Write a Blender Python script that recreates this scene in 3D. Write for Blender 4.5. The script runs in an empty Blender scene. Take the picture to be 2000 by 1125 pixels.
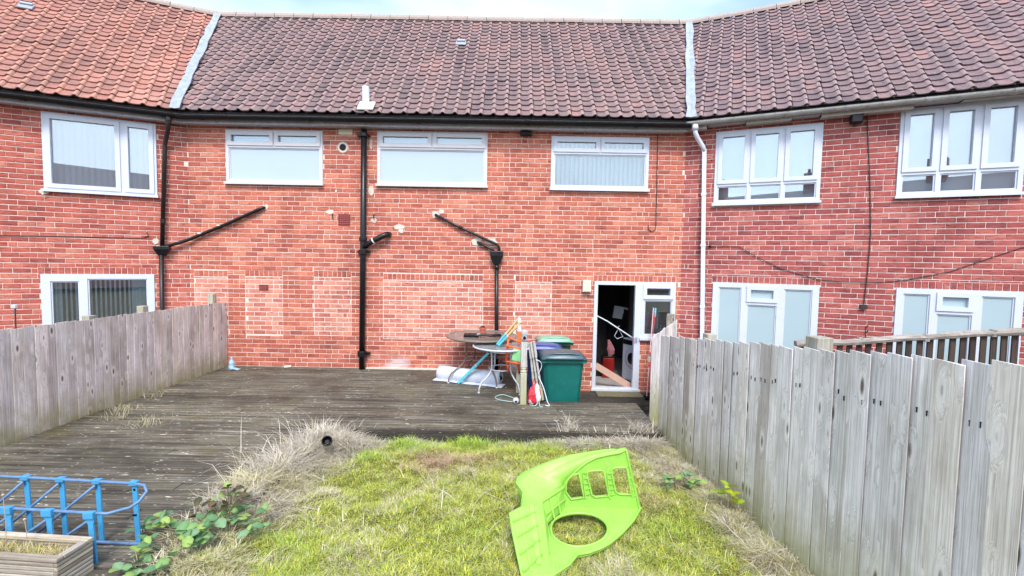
import bpy, bmesh, math, random
import numpy as np
from mathutils import Vector, Matrix, geometry

random.seed(7)
RNG = np.random.default_rng(11)
R = math.radians
sc = bpy.context.scene
COL = sc.collection

# ------------------------------------------------------------------ camera
PITCH, ROLL = R(3.34), R(1.0)
cam_d = bpy.data.cameras.new('camera')
cam_d.sensor_width = 36.0
cam_d.lens = 36.0 * 900 / 2000
cam_d.clip_start, cam_d.clip_end = 0.05, 2000
cam = bpy.data.objects.new('camera', cam_d)
COL.objects.link(cam)
fw = Vector((0, math.cos(PITCH), -math.sin(PITCH)))
up0 = Vector((0, math.sin(PITCH), math.cos(PITCH)))
r0 = Vector((1, 0, 0))
up = up0 * math.cos(ROLL) - r0 * math.sin(ROLL)
rt = r0 * math.cos(ROLL) + up0 * math.sin(ROLL)
CAM = Vector((0, -8.5, 1.98))
cam.matrix_world = Matrix(((rt.x, up.x, -fw.x, CAM.x), (rt.y, up.y, -fw.y, CAM.y), (rt.z, up.z, -fw.z, CAM.z), (0, 0, 0, 1)))
sc.camera = cam

# ------------------------------------------------------------------ sky and sun
SUN_EL, SUN_AZ = R(50), R(176)      # azimuth: compass from +y clockwise
wd = bpy.data.worlds.new('World')
sc.world = wd
wd.use_nodes = True
nt = wd.node_tree
nt.nodes.clear()
sky = nt.nodes.new('ShaderNodeTexSky')
sky.sky_type = 'NISHITA'
sky.sun_disc = False
sky.sun_elevation = SUN_EL
sky.sun_rotation = SUN_AZ
sky.air_density, sky.dust_density, sky.ozone_density = 1.0, 1.5, 1.2
tc = nt.nodes.new('ShaderNodeTexCoord')
mp = nt.nodes.new('ShaderNodeMapping')
mp.inputs['Scale'].default_value = (0.9, 0.9, 2.2)
mp.inputs['Location'].default_value = (0.35, 0.0, 0.0)
nz = nt.nodes.new('ShaderNodeTexNoise')
nz.inputs['Scale'].default_value = 1.1
nz.inputs['Detail'].default_value = 5
rp = nt.nodes.new('ShaderNodeValToRGB')
rp.color_ramp.elements[0].position = 0.40
rp.color_ramp.elements[0].color = (0.05, 0.05, 0.05, 1)
rp.color_ramp.elements[1].position = 0.62
rp.color_ramp.elements[1].color = (0.95, 0.95, 0.95, 1)
mx = nt.nodes.new('ShaderNodeMixRGB')
mx.inputs['Color2'].default_value = (5.0, 5.6, 6.4, 1)       # thin high cloud
bg = nt.nodes.new('ShaderNodeBackground')
bg.inputs['Strength'].default_value = 0.125
wo = nt.nodes.new('ShaderNodeOutputWorld')
L = nt.links.new
L(tc.outputs['Generated'], mp.inputs['Vector']); L(mp.outputs[0], nz.inputs['Vector']); L(nz.outputs['Fac'], rp.inputs['Fac'])
L(rp.outputs['Color'], mx.inputs['Fac']); L(sky.outputs[0], mx.inputs['Color1']); L(mx.outputs[0], bg.inputs['Color']); L(bg.outputs[0], wo.inputs['Surface'])

sun_d = bpy.data.lights.new('sun', 'SUN')
sun_d.energy = 1.2
sun_d.angle = R(16)
sun_d.color = (1.0, 0.96, 0.9)
sun = bpy.data.objects.new('sun', sun_d)
COL.objects.link(sun)
sd = Vector((math.sin(SUN_AZ) * math.cos(SUN_EL), math.cos(SUN_AZ) * math.cos(SUN_EL), math.sin(SUN_EL)))
sun.rotation_euler = (-sd).to_track_quat('-Z', 'Y').to_euler()

sc.view_settings.view_transform = 'Standard'
sc.view_settings.look = 'None'
sc.view_settings.gamma = 1.0
sc.view_settings.use_curve_mapping = False
sc.view_settings.exposure = 1.58
sc.render.engine = 'CYCLES'
sc.cycles.max_bounces = 7
sc.cycles.transparent_max_bounces = 12

# ------------------------------------------------------------------ helpers: objects
def link(o, parent=None, loc=None, rot=None):
    COL.objects.link(o)
    if parent is not None: o.parent = parent
    if loc is not None: o.location = loc
    if rot is not None: o.rotation_euler = rot
    return o

def thing(name, label, cat, loc=(0, 0, 0), rotz=0.0, group=None):
    o = bpy.data.objects.new(name, None)
    o.empty_display_size = 0.1
    link(o, None, loc, (0, 0, rotz))
    o['label'] = label; o['category'] = cat
    if group: o['group'] = group
    return o

def tag(o, label, cat, group=None):
    o['label'] = label; o['category'] = cat
    if group: o['group'] = group
    return o

class MB:
    """collects plain geometry; build() links it as one mesh object"""
    def __init__(s): s.v = []; s.f = []; s.t = []; s.cur = 0.0
    def add(s, vs, fs):
        b = len(s.v); s.v.extend([tuple(p) for p in vs])
        s.f.extend([tuple(b + i for i in f) for f in fs]); s.t.extend([s.cur] * len(fs))
    def box(s, x0, x1, y0, y1, z0, z1):
        s.add([(x0,y0,z0),(x1,y0,z0),(x1,y1,z0),(x0,y1,z0),(x0,y0,z1),(x1,y0,z1),(x1,y1,z1),(x0,y1,z1)],
              [(0,3,2,1),(4,5,6,7),(0,1,5,4),(1,2,6,5),(2,3,7,6),(3,0,4,7)])
    def brick(s, x0, x1, z0, z1, y0, y1, c=0.004):
        # front-chamfered brick, open back
        s.add([(x0,y1,z0),(x1,y1,z0),(x1,y1,z1),(x0,y1,z1),(x0,y0+c,z0),(x1,y0+c,z0),(x1,y0+c,z1),(x0,y0+c,z1),
               (x0+c,y0,z0+c),(x1-c,y0,z0+c),(x1-c,y0,z1-c),(x0+c,y0,z1-c)],
              [(8,9,10,11),(4,5,9,8),(5,6,10,9),(6,7,11,10),(7,4,8,11),(0,1,5,4),(1,2,6,5),(2,3,7,6),(3,0,4,7)])
    def bar(s, a, b, w, h, upv=(0, 0, 1)):
        a = Vector(a); b = Vector(b); d = (b - a).normalized(); u = Vector(upv)
        sx = d.cross(u)
        if sx.length < 1e-4: sx = d.cross(Vector((0, 1, 0)))
        sx.normalize(); sy = sx.cross(d).normalized()
        P = []
        for p in (a, b):
            for i, j in ((-1,-1),(1,-1),(1,1),(-1,1)): P.append(p + sx * (i * w / 2) + sy * (j * h / 2))
        s.add(P, [(0,3,2,1),(4,5,6,7),(0,1,5,4),(1,2,6,5),(2,3,7,6),(3,0,4,7)])
    def tube(s, pts, r, n=8, cap=True):
        pts = [Vector(p) for p in pts]
        rs = r if isinstance(r, (list, tuple)) else [r] * len(pts)
        prev = None; b = len(s.v); V = []
        for i, p in enumerate(pts):
            d = (pts[min(i + 1, len(pts) - 1)] - pts[max(i - 1, 0)]).normalized()
            if prev is None:
                x = d.cross(Vector((0, 0, 1)))
                if x.length < 1e-3: x = d.cross(Vector((0, 1, 0)))
            else: x = prev - d * prev.dot(d)
            x.normalize(); prev = x; y = d.cross(x)
            for k in range(n):
                a = 2 * math.pi * k / n
                V.append(p + (x * math.cos(a) + y * math.sin(a)) * rs[i])
        F = []
        for i in range(len(pts) - 1):
            for k in range(n):
                F.append((i*n+k, i*n+(k+1) % n, (i+1)*n+(k+1) % n, (i+1)*n+k))
        if cap:
            F.append(tuple(range(n - 1, -1, -1))); F.append(tuple((len(pts)-1)*n + k for k in range(n)))
        s.add(V, F)
    def lathe(s, prof, c=(0, 0, 0), n=16, axis=Matrix.Identity(3)):
        V = []; F = []
        for r, z in prof:
            for k in range(n):
                a = 2 * math.pi * k / n
                V.append(Vector(c) + axis @ Vector((r * math.cos(a), r * math.sin(a), z)))
        for i in range(len(prof) - 1):
            for k in range(n): F.append((i*n+k, i*n+(k+1) % n, (i+1)*n+(k+1) % n, (i+1)*n+k))
        F.append(tuple(range(n - 1, -1, -1))); F.append(tuple((len(prof)-1)*n + k for k in range(n)))
        s.add(V, F)
    def holes(s, u0, u1, z0, z1, hs, y0, y1, back=True):
        """slab in the xz plane between y0 (front) and y1 with rectangular holes"""
        us = sorted({u0, u1} | {min(max(v, u0), u1) for h in hs for v in h[:2]})
        zs = sorted({z0, z1} | {min(max(v, z0), z1) for h in hs for v in h[2:4]})
        def solid(i, j):
            if i < 0 or j < 0 or i >= len(us) - 1 or j >= len(zs) - 1: return False
            cu = (us[i] + us[i+1]) / 2; cz = (zs[j] + zs[j+1]) / 2
            return not any(h[0] < cu < h[1] and h[2] < cz < h[3] for h in hs)
        for i in range(len(us) - 1):
            for j in range(len(zs) - 1):
                if not solid(i, j): continue
                a, b, c, d = us[i], us[i+1], zs[j], zs[j+1]
                s.add([(a,y0,c),(b,y0,c),(b,y0,d),(a,y0,d)], [(0,1,2,3)])
                if back: s.add([(a,y1,c),(b,y1,c),(b,y1,d),(a,y1,d)], [(3,2,1,0)])
                if not solid(i-1, j): s.add([(a,y0,c),(a,y0,d),(a,y1,d),(a,y1,c)], [(0,1,2,3)])
                if not solid(i+1, j): s.add([(b,y0,c),(b,y0,d),(b,y1,d),(b,y1,c)], [(3,2,1,0)])
                if not solid(i, j-1): s.add([(a,y0,c),(b,y0,c),(b,y1,c),(a,y1,c)], [(3,2,1,0)])
                if not solid(i, j+1): s.add([(a,y0,d),(b,y0,d),(b,y1,d),(a,y1,d)], [(0,1,2,3)])
    def mesh(s, name, mat=None, smooth=False, tint=False):
        me = bpy.data.meshes.new(name)
        me.from_pydata(s.v, [], s.f)
        if tint:
            at = me.attributes.new('tint', 'FLOAT', 'FACE')
            at.data.foreach_set('value', s.t)
        if mat is not None: me.materials.append(mat)
        if smooth: me.polygons.foreach_set('use_smooth', [True] * len(me.polygons))
        return me
    def build(s, name, mat, parent=None, loc=None, rot=None, smooth=False, tint=False, kind=None, bevel=0):
        o = bpy.data.objects.new(name, s.mesh(name, mat, smooth, tint))
        link(o, parent, loc, rot)
        if kind: o['kind'] = kind
        if bevel:
            m = o.modifiers.new('edge', 'BEVEL'); m.width = bevel; m.segments = 2; m.limit_method = 'ANGLE'
        return o

def plate(outer, holes, thick, f3):
    """flat outline with holes, mapped to space by f3 and thickened by the vector thick"""
    loops = [[Vector((p[0], p[1], 0)) for p in lp] for lp in [outer] + holes]
    tris = geometry.tessellate_polygon(loops)
    flat = [p for lp in loops for p in lp]
    n = len(flat)
    A = [Vector(f3(p.x, p.y)) for p in flat]; B = [p + Vector(thick) for p in A]
    F = [tuple(t) for t in tris] + [tuple(n + i for i in reversed(t)) for t in tris]
    b = 0
    for lp in loops:
        m = len(lp)
        for i in range(m):
            j = (i + 1) % m
            F.append((b+i, b+j, n+b+j, n+b+i))
        b += m
    return A + B, F

def fast_mesh(name, V, T, mat, colors=None, attr='col'):
    me = bpy.data.meshes.new(name)
    me.vertices.add(len(V)); me.vertices.foreach_set('co', V.astype(np.float32).ravel())
    me.loops.add(T.size); me.loops.foreach_set('vertex_index', T.astype(np.int32).ravel())
    me.polygons.add(len(T))
    me.polygons.foreach_set('loop_start', np.arange(0, T.size, 3, dtype=np.int32))
    me.update(calc_edges=True)
    if colors is not None:
        a = me.attributes.new(attr, 'FLOAT_COLOR', 'POINT')
        c = np.ones((len(V), 4), np.float32); c[:, :3] = colors
        a.data.foreach_set('color', c.ravel())
    me.materials.append(mat)
    return me

# ------------------------------------------------------------------ helpers: materials
def nd(t, typ, **kw):
    n = t.nodes.new('ShaderNode' + typ)
    for k, v in kw.items():
        if k in ('blend', 'op', 'attr', 'dom', 'feature', 'clampit', 'space'):
            if k == 'blend': n.blend_type = v
            elif k == 'op': n.operation = v
            elif k == 'attr': n.attribute_name = v
            elif k == 'dom': n.attribute_type = v
            elif k == 'feature': n.feature = v
            elif k == 'clampit': n.use_clamp = v
            continue
        sk = n.inputs[int(k[1:])] if k[0] == '_' and k[1:].isdigit() else n.inputs[k.replace('_', ' ')]
        if isinstance(v, bpy.types.NodeSocket): t.links.new(v, sk)
        elif isinstance(v, tuple) and sk.type == 'RGBA' and len(v) == 3: sk.default_value = (*v, 1)
        else: sk.default_value = v
    return n

def ramp(t, fac, stops):
    n = t.nodes.new('ShaderNodeValToRGB')
    el = n.color_ramp.elements
    while len(el) < len(stops): el.new(0.5)
    for e, (p, c) in zip(el, stops):
        e.position = p
        e.color = (c, c, c, 1) if isinstance(c, (int, float)) else (*c, 1)
    t.links.new(fac, n.inputs['Fac'])
    return n.outputs['Color']

def newmat(name):
    m = bpy.data.materials.new(name); m.use_nodes = True
    t = m.node_tree; t.nodes.clear()
    out = t.nodes.new('ShaderNodeOutputMaterial')
    bs = t.nodes.new('ShaderNodeBsdfPrincipled')
    t.links.new(bs.outputs[0], out.inputs['Surface'])
    return m, t, bs

def setc(t, bs, color, rough=0.6, metal=0.0, spec=0.4, bump=None, bd=0.01, bstr=0.6):
    if isinstance(color, bpy.types.NodeSocket): t.links.new(color, bs.inputs['Base Color'])
    else: bs.inputs['Base Color'].default_value = (*color, 1)
    if isinstance(rough, bpy.types.NodeSocket): t.links.new(rough, bs.inputs['Roughness'])
    else: bs.inputs['Roughness'].default_value = rough
    bs.inputs['Metallic'].default_value = metal
    bs.inputs['Specular IOR Level'].default_value = spec
    if bump is not None:
        b = nd(t, 'Bump', Height=bump, Distance=bd, Strength=bstr)
        t.links.new(b.outputs[0], bs.inputs['Normal'])

def pos(t): return t.nodes.new('ShaderNodeNewGeometry').outputs['Position']

def paint(name, c, rough=0.5, var=0.12, scale=9.0, metal=0.0, dirt=None, spec=0.4):
    """painted / plastic / metal surface with uneven wear"""
    m, t, bs = newmat(name)
    p = nd(t, 'TexCoord').outputs['Object']
    n1 = nd(t, 'TexNoise', Vector=p, Scale=scale, Detail=6.0, Roughness=0.65).outputs['Fac']
    col = ramp(t, n1, [(0.25, tuple(x * (1 - var) for x in c)), (0.75, tuple(min(1, x * (1 + var)) for x in c))])
    if dirt:
        n2 = nd(t, 'TexNoise', Vector=p, Scale=scale * 2.7, Detail=8.0, Roughness=0.75).outputs['Fac']
        f = ramp(t, n2, [(0.54, 0.0), (0.7, 0.85)])
        col = nd(t, 'MixRGB', Fac=f, Color1=col, Color2=dirt).outputs[0]
    rr = ramp(t, n1, [(0.3, max(0.05, rough - 0.1)), (0.7, min(1, rough + 0.12))])
    setc(t, bs, col, rr, metal, spec, n1, 0.002, 0.25)
    return m

def brick_mat(name, stops, source, lighten=0.0, stain=False):
    m, t, bs = newmat(name)
    p = pos(t)
    if source == 'obj': rnd = nd(t, 'ObjectInfo').outputs['Random']
    else: rnd = nd(t, 'Attribute', attr='tint', dom='GEOMETRY').outputs['Fac']
    base = ramp(t, rnd, stops)
    off = nd(t, 'VectorMath', _0=p, _1=(0, 0, 0), op='ADD')
    cx = nd(t, 'CombineXYZ', X=nd(t, 'Math', _0=rnd, _1=37.0, op='MULTIPLY').outputs[0])
    t.links.new(cx.outputs[0], off.inputs[1])
    st = nd(t, 'Mapping', Vector=off.outputs[0], Scale=(9.0, 9.0, 60.0))
    cre = nd(t, 'TexNoise', Vector=st.outputs[0], Scale=1.0, Detail=5.0, Roughness=0.62, Distortion=0.7).outputs['Fac']
    dark = ramp(t, cre, [(0.31, 0.40), (0.42, 0.82), (0.54, 1.04), (0.72, 1.22)])
    c1 = nd(t, 'MixRGB', Fac=1.0, Color1=base, Color2=dark, blend='MULTIPLY').outputs[0]
    big = nd(t, 'TexNoise', Vector=p, Scale=1.4, Detail=7.0, Roughness=0.62).outputs['Fac']
    c2 = nd(t, 'MixRGB', Fac=1.0, Color1=c1, Color2=ramp(t, big, [(0.28, (0.78, 0.74, 0.75)), (0.5, (1.0, 1.0, 1.0)), (0.74, (1.14, 1.16, 1.14))]), blend='MULTIPLY').outputs[0]
    fine = nd(t, 'TexNoise', Vector=p, Scale=150.0, Detail=3.0).outputs['Fac']
    c3 = nd(t, 'MixRGB', Fac=1.0, Color1=c2, Color2=ramp(t, fine, [(0.3, 0.84), (0.7, 1.14)]), blend='MULTIPLY').outputs[0]
    st2 = nd(t, 'TexNoise', Vector=nd(t, 'Mapping', Vector=p, Scale=(1.6, 1.6, 0.45)).outputs[0], Scale=1.0, Detail=8.0, Roughness=0.7).outputs['Fac']
    c3 = nd(t, 'MixRGB', Fac=1.0, Color1=c3, Color2=ramp(t, st2, [(0.30, (0.70, 0.68, 0.70)), (0.46, (1.0, 1.0, 1.0)), (0.70, (1.10, 1.14, 1.14))]), blend='MULTIPLY').outputs[0]
    sm = nd(t, 'TexNoise', Vector=p, Scale=5.0, Detail=7.0, Roughness=0.75).outputs['Fac']
    c4 = nd(t, 'MixRGB', Fac=ramp(t, sm, [(0.60, 0.0), (0.74, 0.45)]), Color1=c3, Color2=(0.66, 0.50, 0.44)).outputs[0]
    if stain: c4 = efflo(t, p, c4)
    setc(t, bs, c4, 0.9, 0, 0.2, cre, 0.006, 0.8)
    return m

def efflo(t, p, col):
    """white salt stain at the foot of the soil pipe"""
    d = nd(t, 'VectorMath', _0=p, _1=(-2.15, 0.0, 0.02), op='SUBTRACT').outputs[0]
    d = nd(t, 'VectorMath', _0=d, _1=(1.25, 1.0, 2.6), op='MULTIPLY').outputs[0]
    ln = t.nodes.new('ShaderNodeVectorMath'); ln.operation = 'LENGTH'; t.links.new(d, ln.inputs[0])
    n = nd(t, 'TexNoise', Vector=p, Scale=4.0, Detail=5.0).outputs['Fac']
    s = nd(t, 'Math', _0=ln.outputs['Value'], _1=n, op='ADD').outputs[0]
    f = ramp(t, s, [(0.55, 0.75), (1.35, 0.0)])
    return nd(t, 'MixRGB', Fac=f, Color1=col, Color2=(0.60, 0.56, 0.58)).outputs[0]

def mortar_mat(name, c, stain=False):
    m, t, bs = newmat(name)
    p = pos(t)
    n = nd(t, 'TexNoise', Vector=p, Scale=3.0, Detail=8.0, Roughness=0.7).outputs['Fac']
    f = nd(t, 'TexNoise', Vector=p, Scale=90.0, Detail=4.0).outputs['Fac']
    col = ramp(t, n, [(0.3, tuple(x * 0.82 for x in c)), (0.62, c)])
    col = nd(t, 'MixRGB', Fac=1.0, Color1=col, Color2=ramp(t, f, [(0.3, 0.8), (0.7, 1.1)]), blend='MULTIPLY').outputs[0]
    if stain: col = efflo(t, p, col)
    setc(t, bs, col, 0.95, 0, 0.1, f, 0.004, 0.7)
    return m

def tile_mat(name, stops, source, lich, crest):
    m, t, bs = newmat(name)
    p = pos(t)
    if source == 'obj': rnd = nd(t, 'ObjectInfo').outputs['Random']
    else: rnd = nd(t, 'Attribute', attr='tint', dom='GEOMETRY').outputs['Fac']
    big = nd(t, 'TexNoise', Vector=p, Scale=0.55, Detail=3.0).outputs['Fac']
    mixv = nd(t, 'Math', _0=nd(t, 'Math', _0=rnd, _1=0.36, op='MULTIPLY').outputs[0], _1=nd(t, 'Math', _0=big, _1=0.66, op='MULTIPLY').outputs[0], op='ADD').outputs[0]
    base = ramp(t, mixv, stops)
    n1 = nd(t, 'TexNoise', Vector=p, Scale=24.0, Detail=7.0, Roughness=0.7).outputs['Fac']
    c1 = nd(t, 'MixRGB', Fac=1.0, Color1=base, Color2=ramp(t, n1, [(0.28, 0.68), (0.7, 1.2)]), blend='MULTIPLY').outputs[0]
    n2 = nd(t, 'TexNoise', Vector=p, Scale=11.0, Detail=9.0, Roughness=0.8).outputs['Fac']
    c2 = nd(t, 'MixRGB', Fac=ramp(t, n2, [(0.55, 0.0), (0.68, 0.6)]), Color1=c1, Color2=lich).outputs[0]
    wz = nd(t, 'TexNoise', Vector=nd(t, 'Mapping', Vector=p, Scale=(2.2, 0.5, 0.5)).outputs[0], Scale=1.0, Detail=6.0, Roughness=0.62).outputs['Fac']
    c2 = nd(t, 'MixRGB', Fac=1.0, Color1=c2, Color2=ramp(t, wz, [(0.32, (0.68, 0.68, 0.72)), (0.48, (1.0, 1.0, 1.0)), (0.68, (1.32, 1.16, 1.08))]), blend='MULTIPLY').outputs[0]
    ms = nd(t, 'TexNoise', Vector=p, Scale=2.6, Detail=9.0, Roughness=0.78).outputs['Fac']
    c2 = nd(t, 'MixRGB', Fac=ramp(t, ms, [(0.58, 0.0), (0.70, 0.55)]), Color1=c2, Color2=(0.20, 0.17, 0.11)).outputs[0]
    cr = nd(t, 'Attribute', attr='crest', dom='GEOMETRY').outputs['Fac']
    c3 = nd(t, 'MixRGB', Fac=nd(t, 'Math', _0=cr, _1=ramp(t, n1, [(0.3, 0.3), (0.65, 0.9)]), op='MULTIPLY').outputs[0], Color1=c2, Color2=crest).outputs[0]  # roll faces mixed paler: worn crests, plus light on the rolls painted in
    setc(t, bs, c3, 0.75, 0, 0.35, n1, 0.006, 0.6)
    return m

def wood_mat(name, c_lo, c_hi, axis='z', moss=None, moss_z=None, knots=True, streak=85.0, flecks=None, damp=False):
    m, t, bs = newmat(name)
    p = nd(t, 'TexCoord').outputs['Object']
    rnd = nd(t, 'ObjectInfo').outputs['Random']
    sc_ = {'z': (streak, streak, 1.6), 'x': (1.6, streak, streak), 'y': (streak, 1.6, streak)}[axis]
    o3 = nd(t, 'CombineXYZ', X=nd(t, 'Math', _0=rnd, _1=91.0, op='MULTIPLY').outputs[0], Y=nd(t, 'Math', _0=rnd, _1=57.0, op='MULTIPLY').outputs[0], Z=nd(t, 'Math', _0=rnd, _1=133.0, op='MULTIPLY').outputs[0])
    q = nd(t, 'VectorMath', _0=p, _1=o3.outputs[0], op='ADD').outputs[0]
    q0 = q
    if knots:
        ks = {'z': (9.0, 9.0, 4.2), 'x': (4.2, 9.0, 9.0), 'y': (9.0, 4.2, 9.0)}[axis]
        kv = nd(t, 'TexVoronoi', Vector=nd(t, 'Mapping', Vector=q, Scale=ks).outputs[0], Scale=1.0, Randomness=1.0).outputs['Distance']
        bend = ramp(t, kv, [(0.05, 0.11), (0.22, 0.04), (0.42, 0.0)])
        q = nd(t, 'VectorMath', _0=q, _1=bend, op='ADD').outputs[0]
    g = nd(t, 'TexNoise', Vector=nd(t, 'Mapping', Vector=q, Scale=sc_).outputs[0], Scale=1.0, Detail=8.0, Roughness=0.68, Distortion=0.5).outputs['Fac']
    fine = nd(t, 'TexNoise', Vector=nd(t, 'Mapping', Vector=q, Scale=tuple(v * 3.2 if v > 5 else v * 4 for v in sc_)).outputs[0], Scale=1.0, Detail=4.0, Roughness=0.7).outputs['Fac']
    col = ramp(t, g, [(0.32, c_lo), (0.62, c_hi)])
    col = nd(t, 'MixRGB', Fac=1.0, Color1=col, Color2=ramp(t, fine, [(0.32, 0.72), (0.47, 1.0), (0.68, 1.16)]), blend='MULTIPLY').outputs[0]
    big = nd(t, 'TexNoise', Vector=q, Scale=3.0, Detail=5.0, Roughness=0.6).outputs['Fac']
    col = nd(t, 'MixRGB', Fac=1.0, Color1=col, Color2=ramp(t, big, [(0.28, (0.78, 0.74, 0.70)), (0.48, (1.0, 1.0, 1.0)), (0.72, (1.25, 1.25, 1.30))]), blend='MULTIPLY').outputs[0]
    tone = ramp(t, rnd, [(0.0, (0.72, 0.68, 0.66)), (0.2, (0.92, 0.92, 0.95)), (0.6, (1.02, 1.02, 1.04)), (1.0, (1.16, 1.12, 1.06))])
    col = nd(t, 'MixRGB', Fac=1.0, Color1=col, Color2=tone, blend='MULTIPLY').outputs[0]
    if knots:
        halo = ramp(t, kv, [(0.12, 0.0), (0.19, 0.65), (0.33, 0.0)])
        col = nd(t, 'MixRGB', Fac=halo, Color1=col, Color2=tuple(min(1, x * 1.12) for x in c_hi)).outputs[0]
        col = nd(t, 'MixRGB', Fac=ramp(t, kv, [(0.07, 0.92), (0.105, 0.6), (0.145, 0.0)]), Color1=col, Color2=(0.11, 0.085, 0.07)).outputs[0]
        bl = nd(t, 'TexNoise', Vector=nd(t, 'Mapping', Vector=q0, Scale={'z': (9.0, 9.0, 2.2), 'x': (2.2, 9.0, 9.0), 'y': (9.0, 2.2, 9.0)}[axis]).outputs[0], Scale=1.0, Detail=6.0, Roughness=0.65).outputs['Fac']
        col = nd(t, 'MixRGB', Fac=ramp(t, bl, [(0.58, 0.0), (0.74, 0.38)]), Color1=col, Color2=(0.22, 0.18, 0.15)).outputs[0]
    if flecks:
        fs = {'z': (60.0, 60.0, 14.0), 'x': (14.0, 60.0, 60.0), 'y': (60.0, 14.0, 60.0)}[axis]
        fn = nd(t, 'TexNoise', Vector=nd(t, 'Mapping', Vector=q, Scale=fs).outputs[0], Scale=1.0, Detail=2.0).outputs['Fac']
        col = nd(t, 'MixRGB', Fac=ramp(t, fn, [(0.66, 0.0), (0.72, 0.8)]), Color1=col, Color2=flecks).outputs[0]
    if moss:
        pz = nd(t, 'SeparateXYZ', Vector=pos(t)).outputs['Z']
        nm = nd(t, 'TexNoise', Vector=pos(t), Scale=7.0, Detail=6.0).outputs['Fac']
        a = nd(t, 'Math', _0=pz, _1=nd(t, 'Math', _0=nm, _1=0.5, op='MULTIPLY').outputs[0], op='SUBTRACT').outputs[0]
        f = ramp(t, nd(t, 'MapRange', Value=a, From_Min=moss_z[0], From_Max=moss_z[1]).outputs[0], [(0.0, 0.80), (0.5, 0.35), (1.0, 0.0)])
        col = nd(t, 'MixRGB', Fac=f, Color1=col, Color2=moss).outputs[0]
    rgh = 0.85
    if damp:
        wn_ = nd(t, 'TexNoise', Vector=pos(t), Scale=0.9, Detail=7.0, Roughness=0.65).outputs['Fac']
        col = nd(t, 'MixRGB', Fac=1.0, Color1=col, Color2=ramp(t, wn_, [(0.32, (0.50, 0.47, 0.42)), (0.5, (1.0, 1.0, 1.0)), (0.68, (1.35, 1.34, 1.30))]), blend='MULTIPLY').outputs[0]
        ls = nd(t, 'TexNoise', Vector=nd(t, 'Mapping', Vector=pos(t), Scale=(0.7, 30.0, 1.0)).outputs[0], Scale=1.0, Detail=5.0, Roughness=0.6).outputs['Fac']
        col = nd(t, 'MixRGB', Fac=1.0, Color1=col, Color2=ramp(t, ls, [(0.34, 0.5), (0.5, 1.0), (0.60, 1.4), (0.70, 2.6)]), blend='MULTIPLY').outputs[0]
        wn2 = nd(t, 'TexNoise', Vector=pos(t), Scale=1.7, Detail=5.0).outputs['Fac']
        col = nd(t, 'MixRGB', Fac=ramp(t, wn2, [(0.58, 0.0), (0.72, 0.4)]), Color1=col, Color2=(0.13, 0.11, 0.045)).outputs[0]
        rgh = ramp(t, wn_, [(0.3, 0.36), (0.65, 0.75)])
    setc(t, bs, col, rgh, 0, 0.25, g, 0.004, 0.7)
    return m

def attr_mat(name, rough=0.75, transl=0.25):
    m, t, bs = newmat(name)
    c = nd(t, 'Attribute', attr='col', dom='GEOMETRY').outputs['Color']
    setc(t, bs, c, rough, 0, 0.25)
    tr = nd(t, 'BsdfTranslucent', Color=c)
    mxs = nd(t, 'MixShader', Fac=transl, _1=bs.outputs[0], _2=tr.outputs[0])
    t.links.new(mxs.outputs[0], t.nodes['Material Output'].inputs['Surface'])
    return m

def glass_mat(name, refl=0.25, tint=(0.85, 0.93, 0.95)):
    m, t, bs = newmat(name)
    t.nodes.remove(bs)
    lw = nd(t, 'Fresnel', IOR=1.5).outputs[0]
    f = nd(t, 'Math', _0=lw, _1=refl, op='ADD', clampit=True).outputs[0]
    mxs = nd(t, 'MixShader', Fac=f, _1=nd(t, 'BsdfTransparent', Color=tint).outputs[0], _2=nd(t, 'BsdfGlossy', Color=(0.95, 0.97, 1.0), Roughness=0.01).outputs[0])
    t.links.new(mxs.outputs[0], t.nodes['Material Output'].inputs['Surface'])
    return m

M = {}
W_MID = [(0.0, (0.36, 0.115, 0.095)), (0.10, (0.45, 0.135, 0.10)), (0.4, (0.53, 0.168, 0.122)), (0.75, (0.57, 0.20, 0.142)), (1.0, (0.61, 0.26, 0.185))]
W_LEFT = [(0.0, (0.34, 0.095, 0.082)), (0.15, (0.44, 0.12, 0.095)), (0.55, (0.50, 0.145, 0.11)), (0.85, (0.54, 0.18, 0.135)), (1.0, (0.58, 0.23, 0.17))]
W_RIGHT = [(0.0, (0.30, 0.092, 0.09)), (0.15, (0.40, 0.11, 0.10)), (0.6, (0.46, 0.135, 0.118)), (0.88, (0.50, 0.165, 0.138)), (1.0, (0.56, 0.225, 0.185))]
W_INF = [(0.0, (0.47, 0.16, 0.13)), (0.25, (0.58, 0.22, 0.17)), (0.6, (0.64, 0.28, 0.215)), (1.0, (0.67, 0.33, 0.25))]
def tone(stops, f, g, b): return [(p, (c[0] * f, c[1] * g, c[2] * b)) for p, c in stops]
W_MID = tone(W_MID, .93, .86, .80); W_LEFT = tone(W_LEFT, .92, .85, .82); W_RIGHT = tone(W_RIGHT, .88, .80, .80); W_INF = tone(W_INF, .95, .88, .84)
for k, s in (('mid', W_MID), ('left', W_LEFT), ('right', W_RIGHT)):
    M['brick_' + k] = brick_mat('brick ' + k, s, 'obj', stain=(k == 'mid'))
    M['bricks_' + k] = brick_mat('brickwork ' + k, s, 'attr', stain=(k == 'mid'))
M['bricks_inf'] = brick_mat('infill brick', W_INF, 'attr', stain=True)
M['mortar_mid'] = mortar_mat('mortar mid', (0.84, 0.70, 0.62), True)
M['mortar_left'] = mortar_mat('mortar left', (0.82, 0.68, 0.60))
M['mortar_right'] = mortar_mat('mortar right', (0.82, 0.69, 0.64))
T_LEFT = [(0.22, (0.27, 0.15, 0.13)), (0.45, (0.35, 0.175, 0.145)), (0.62, (0.40, 0.205, 0.17)), (0.8, (0.45, 0.26, 0.22))]
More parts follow.
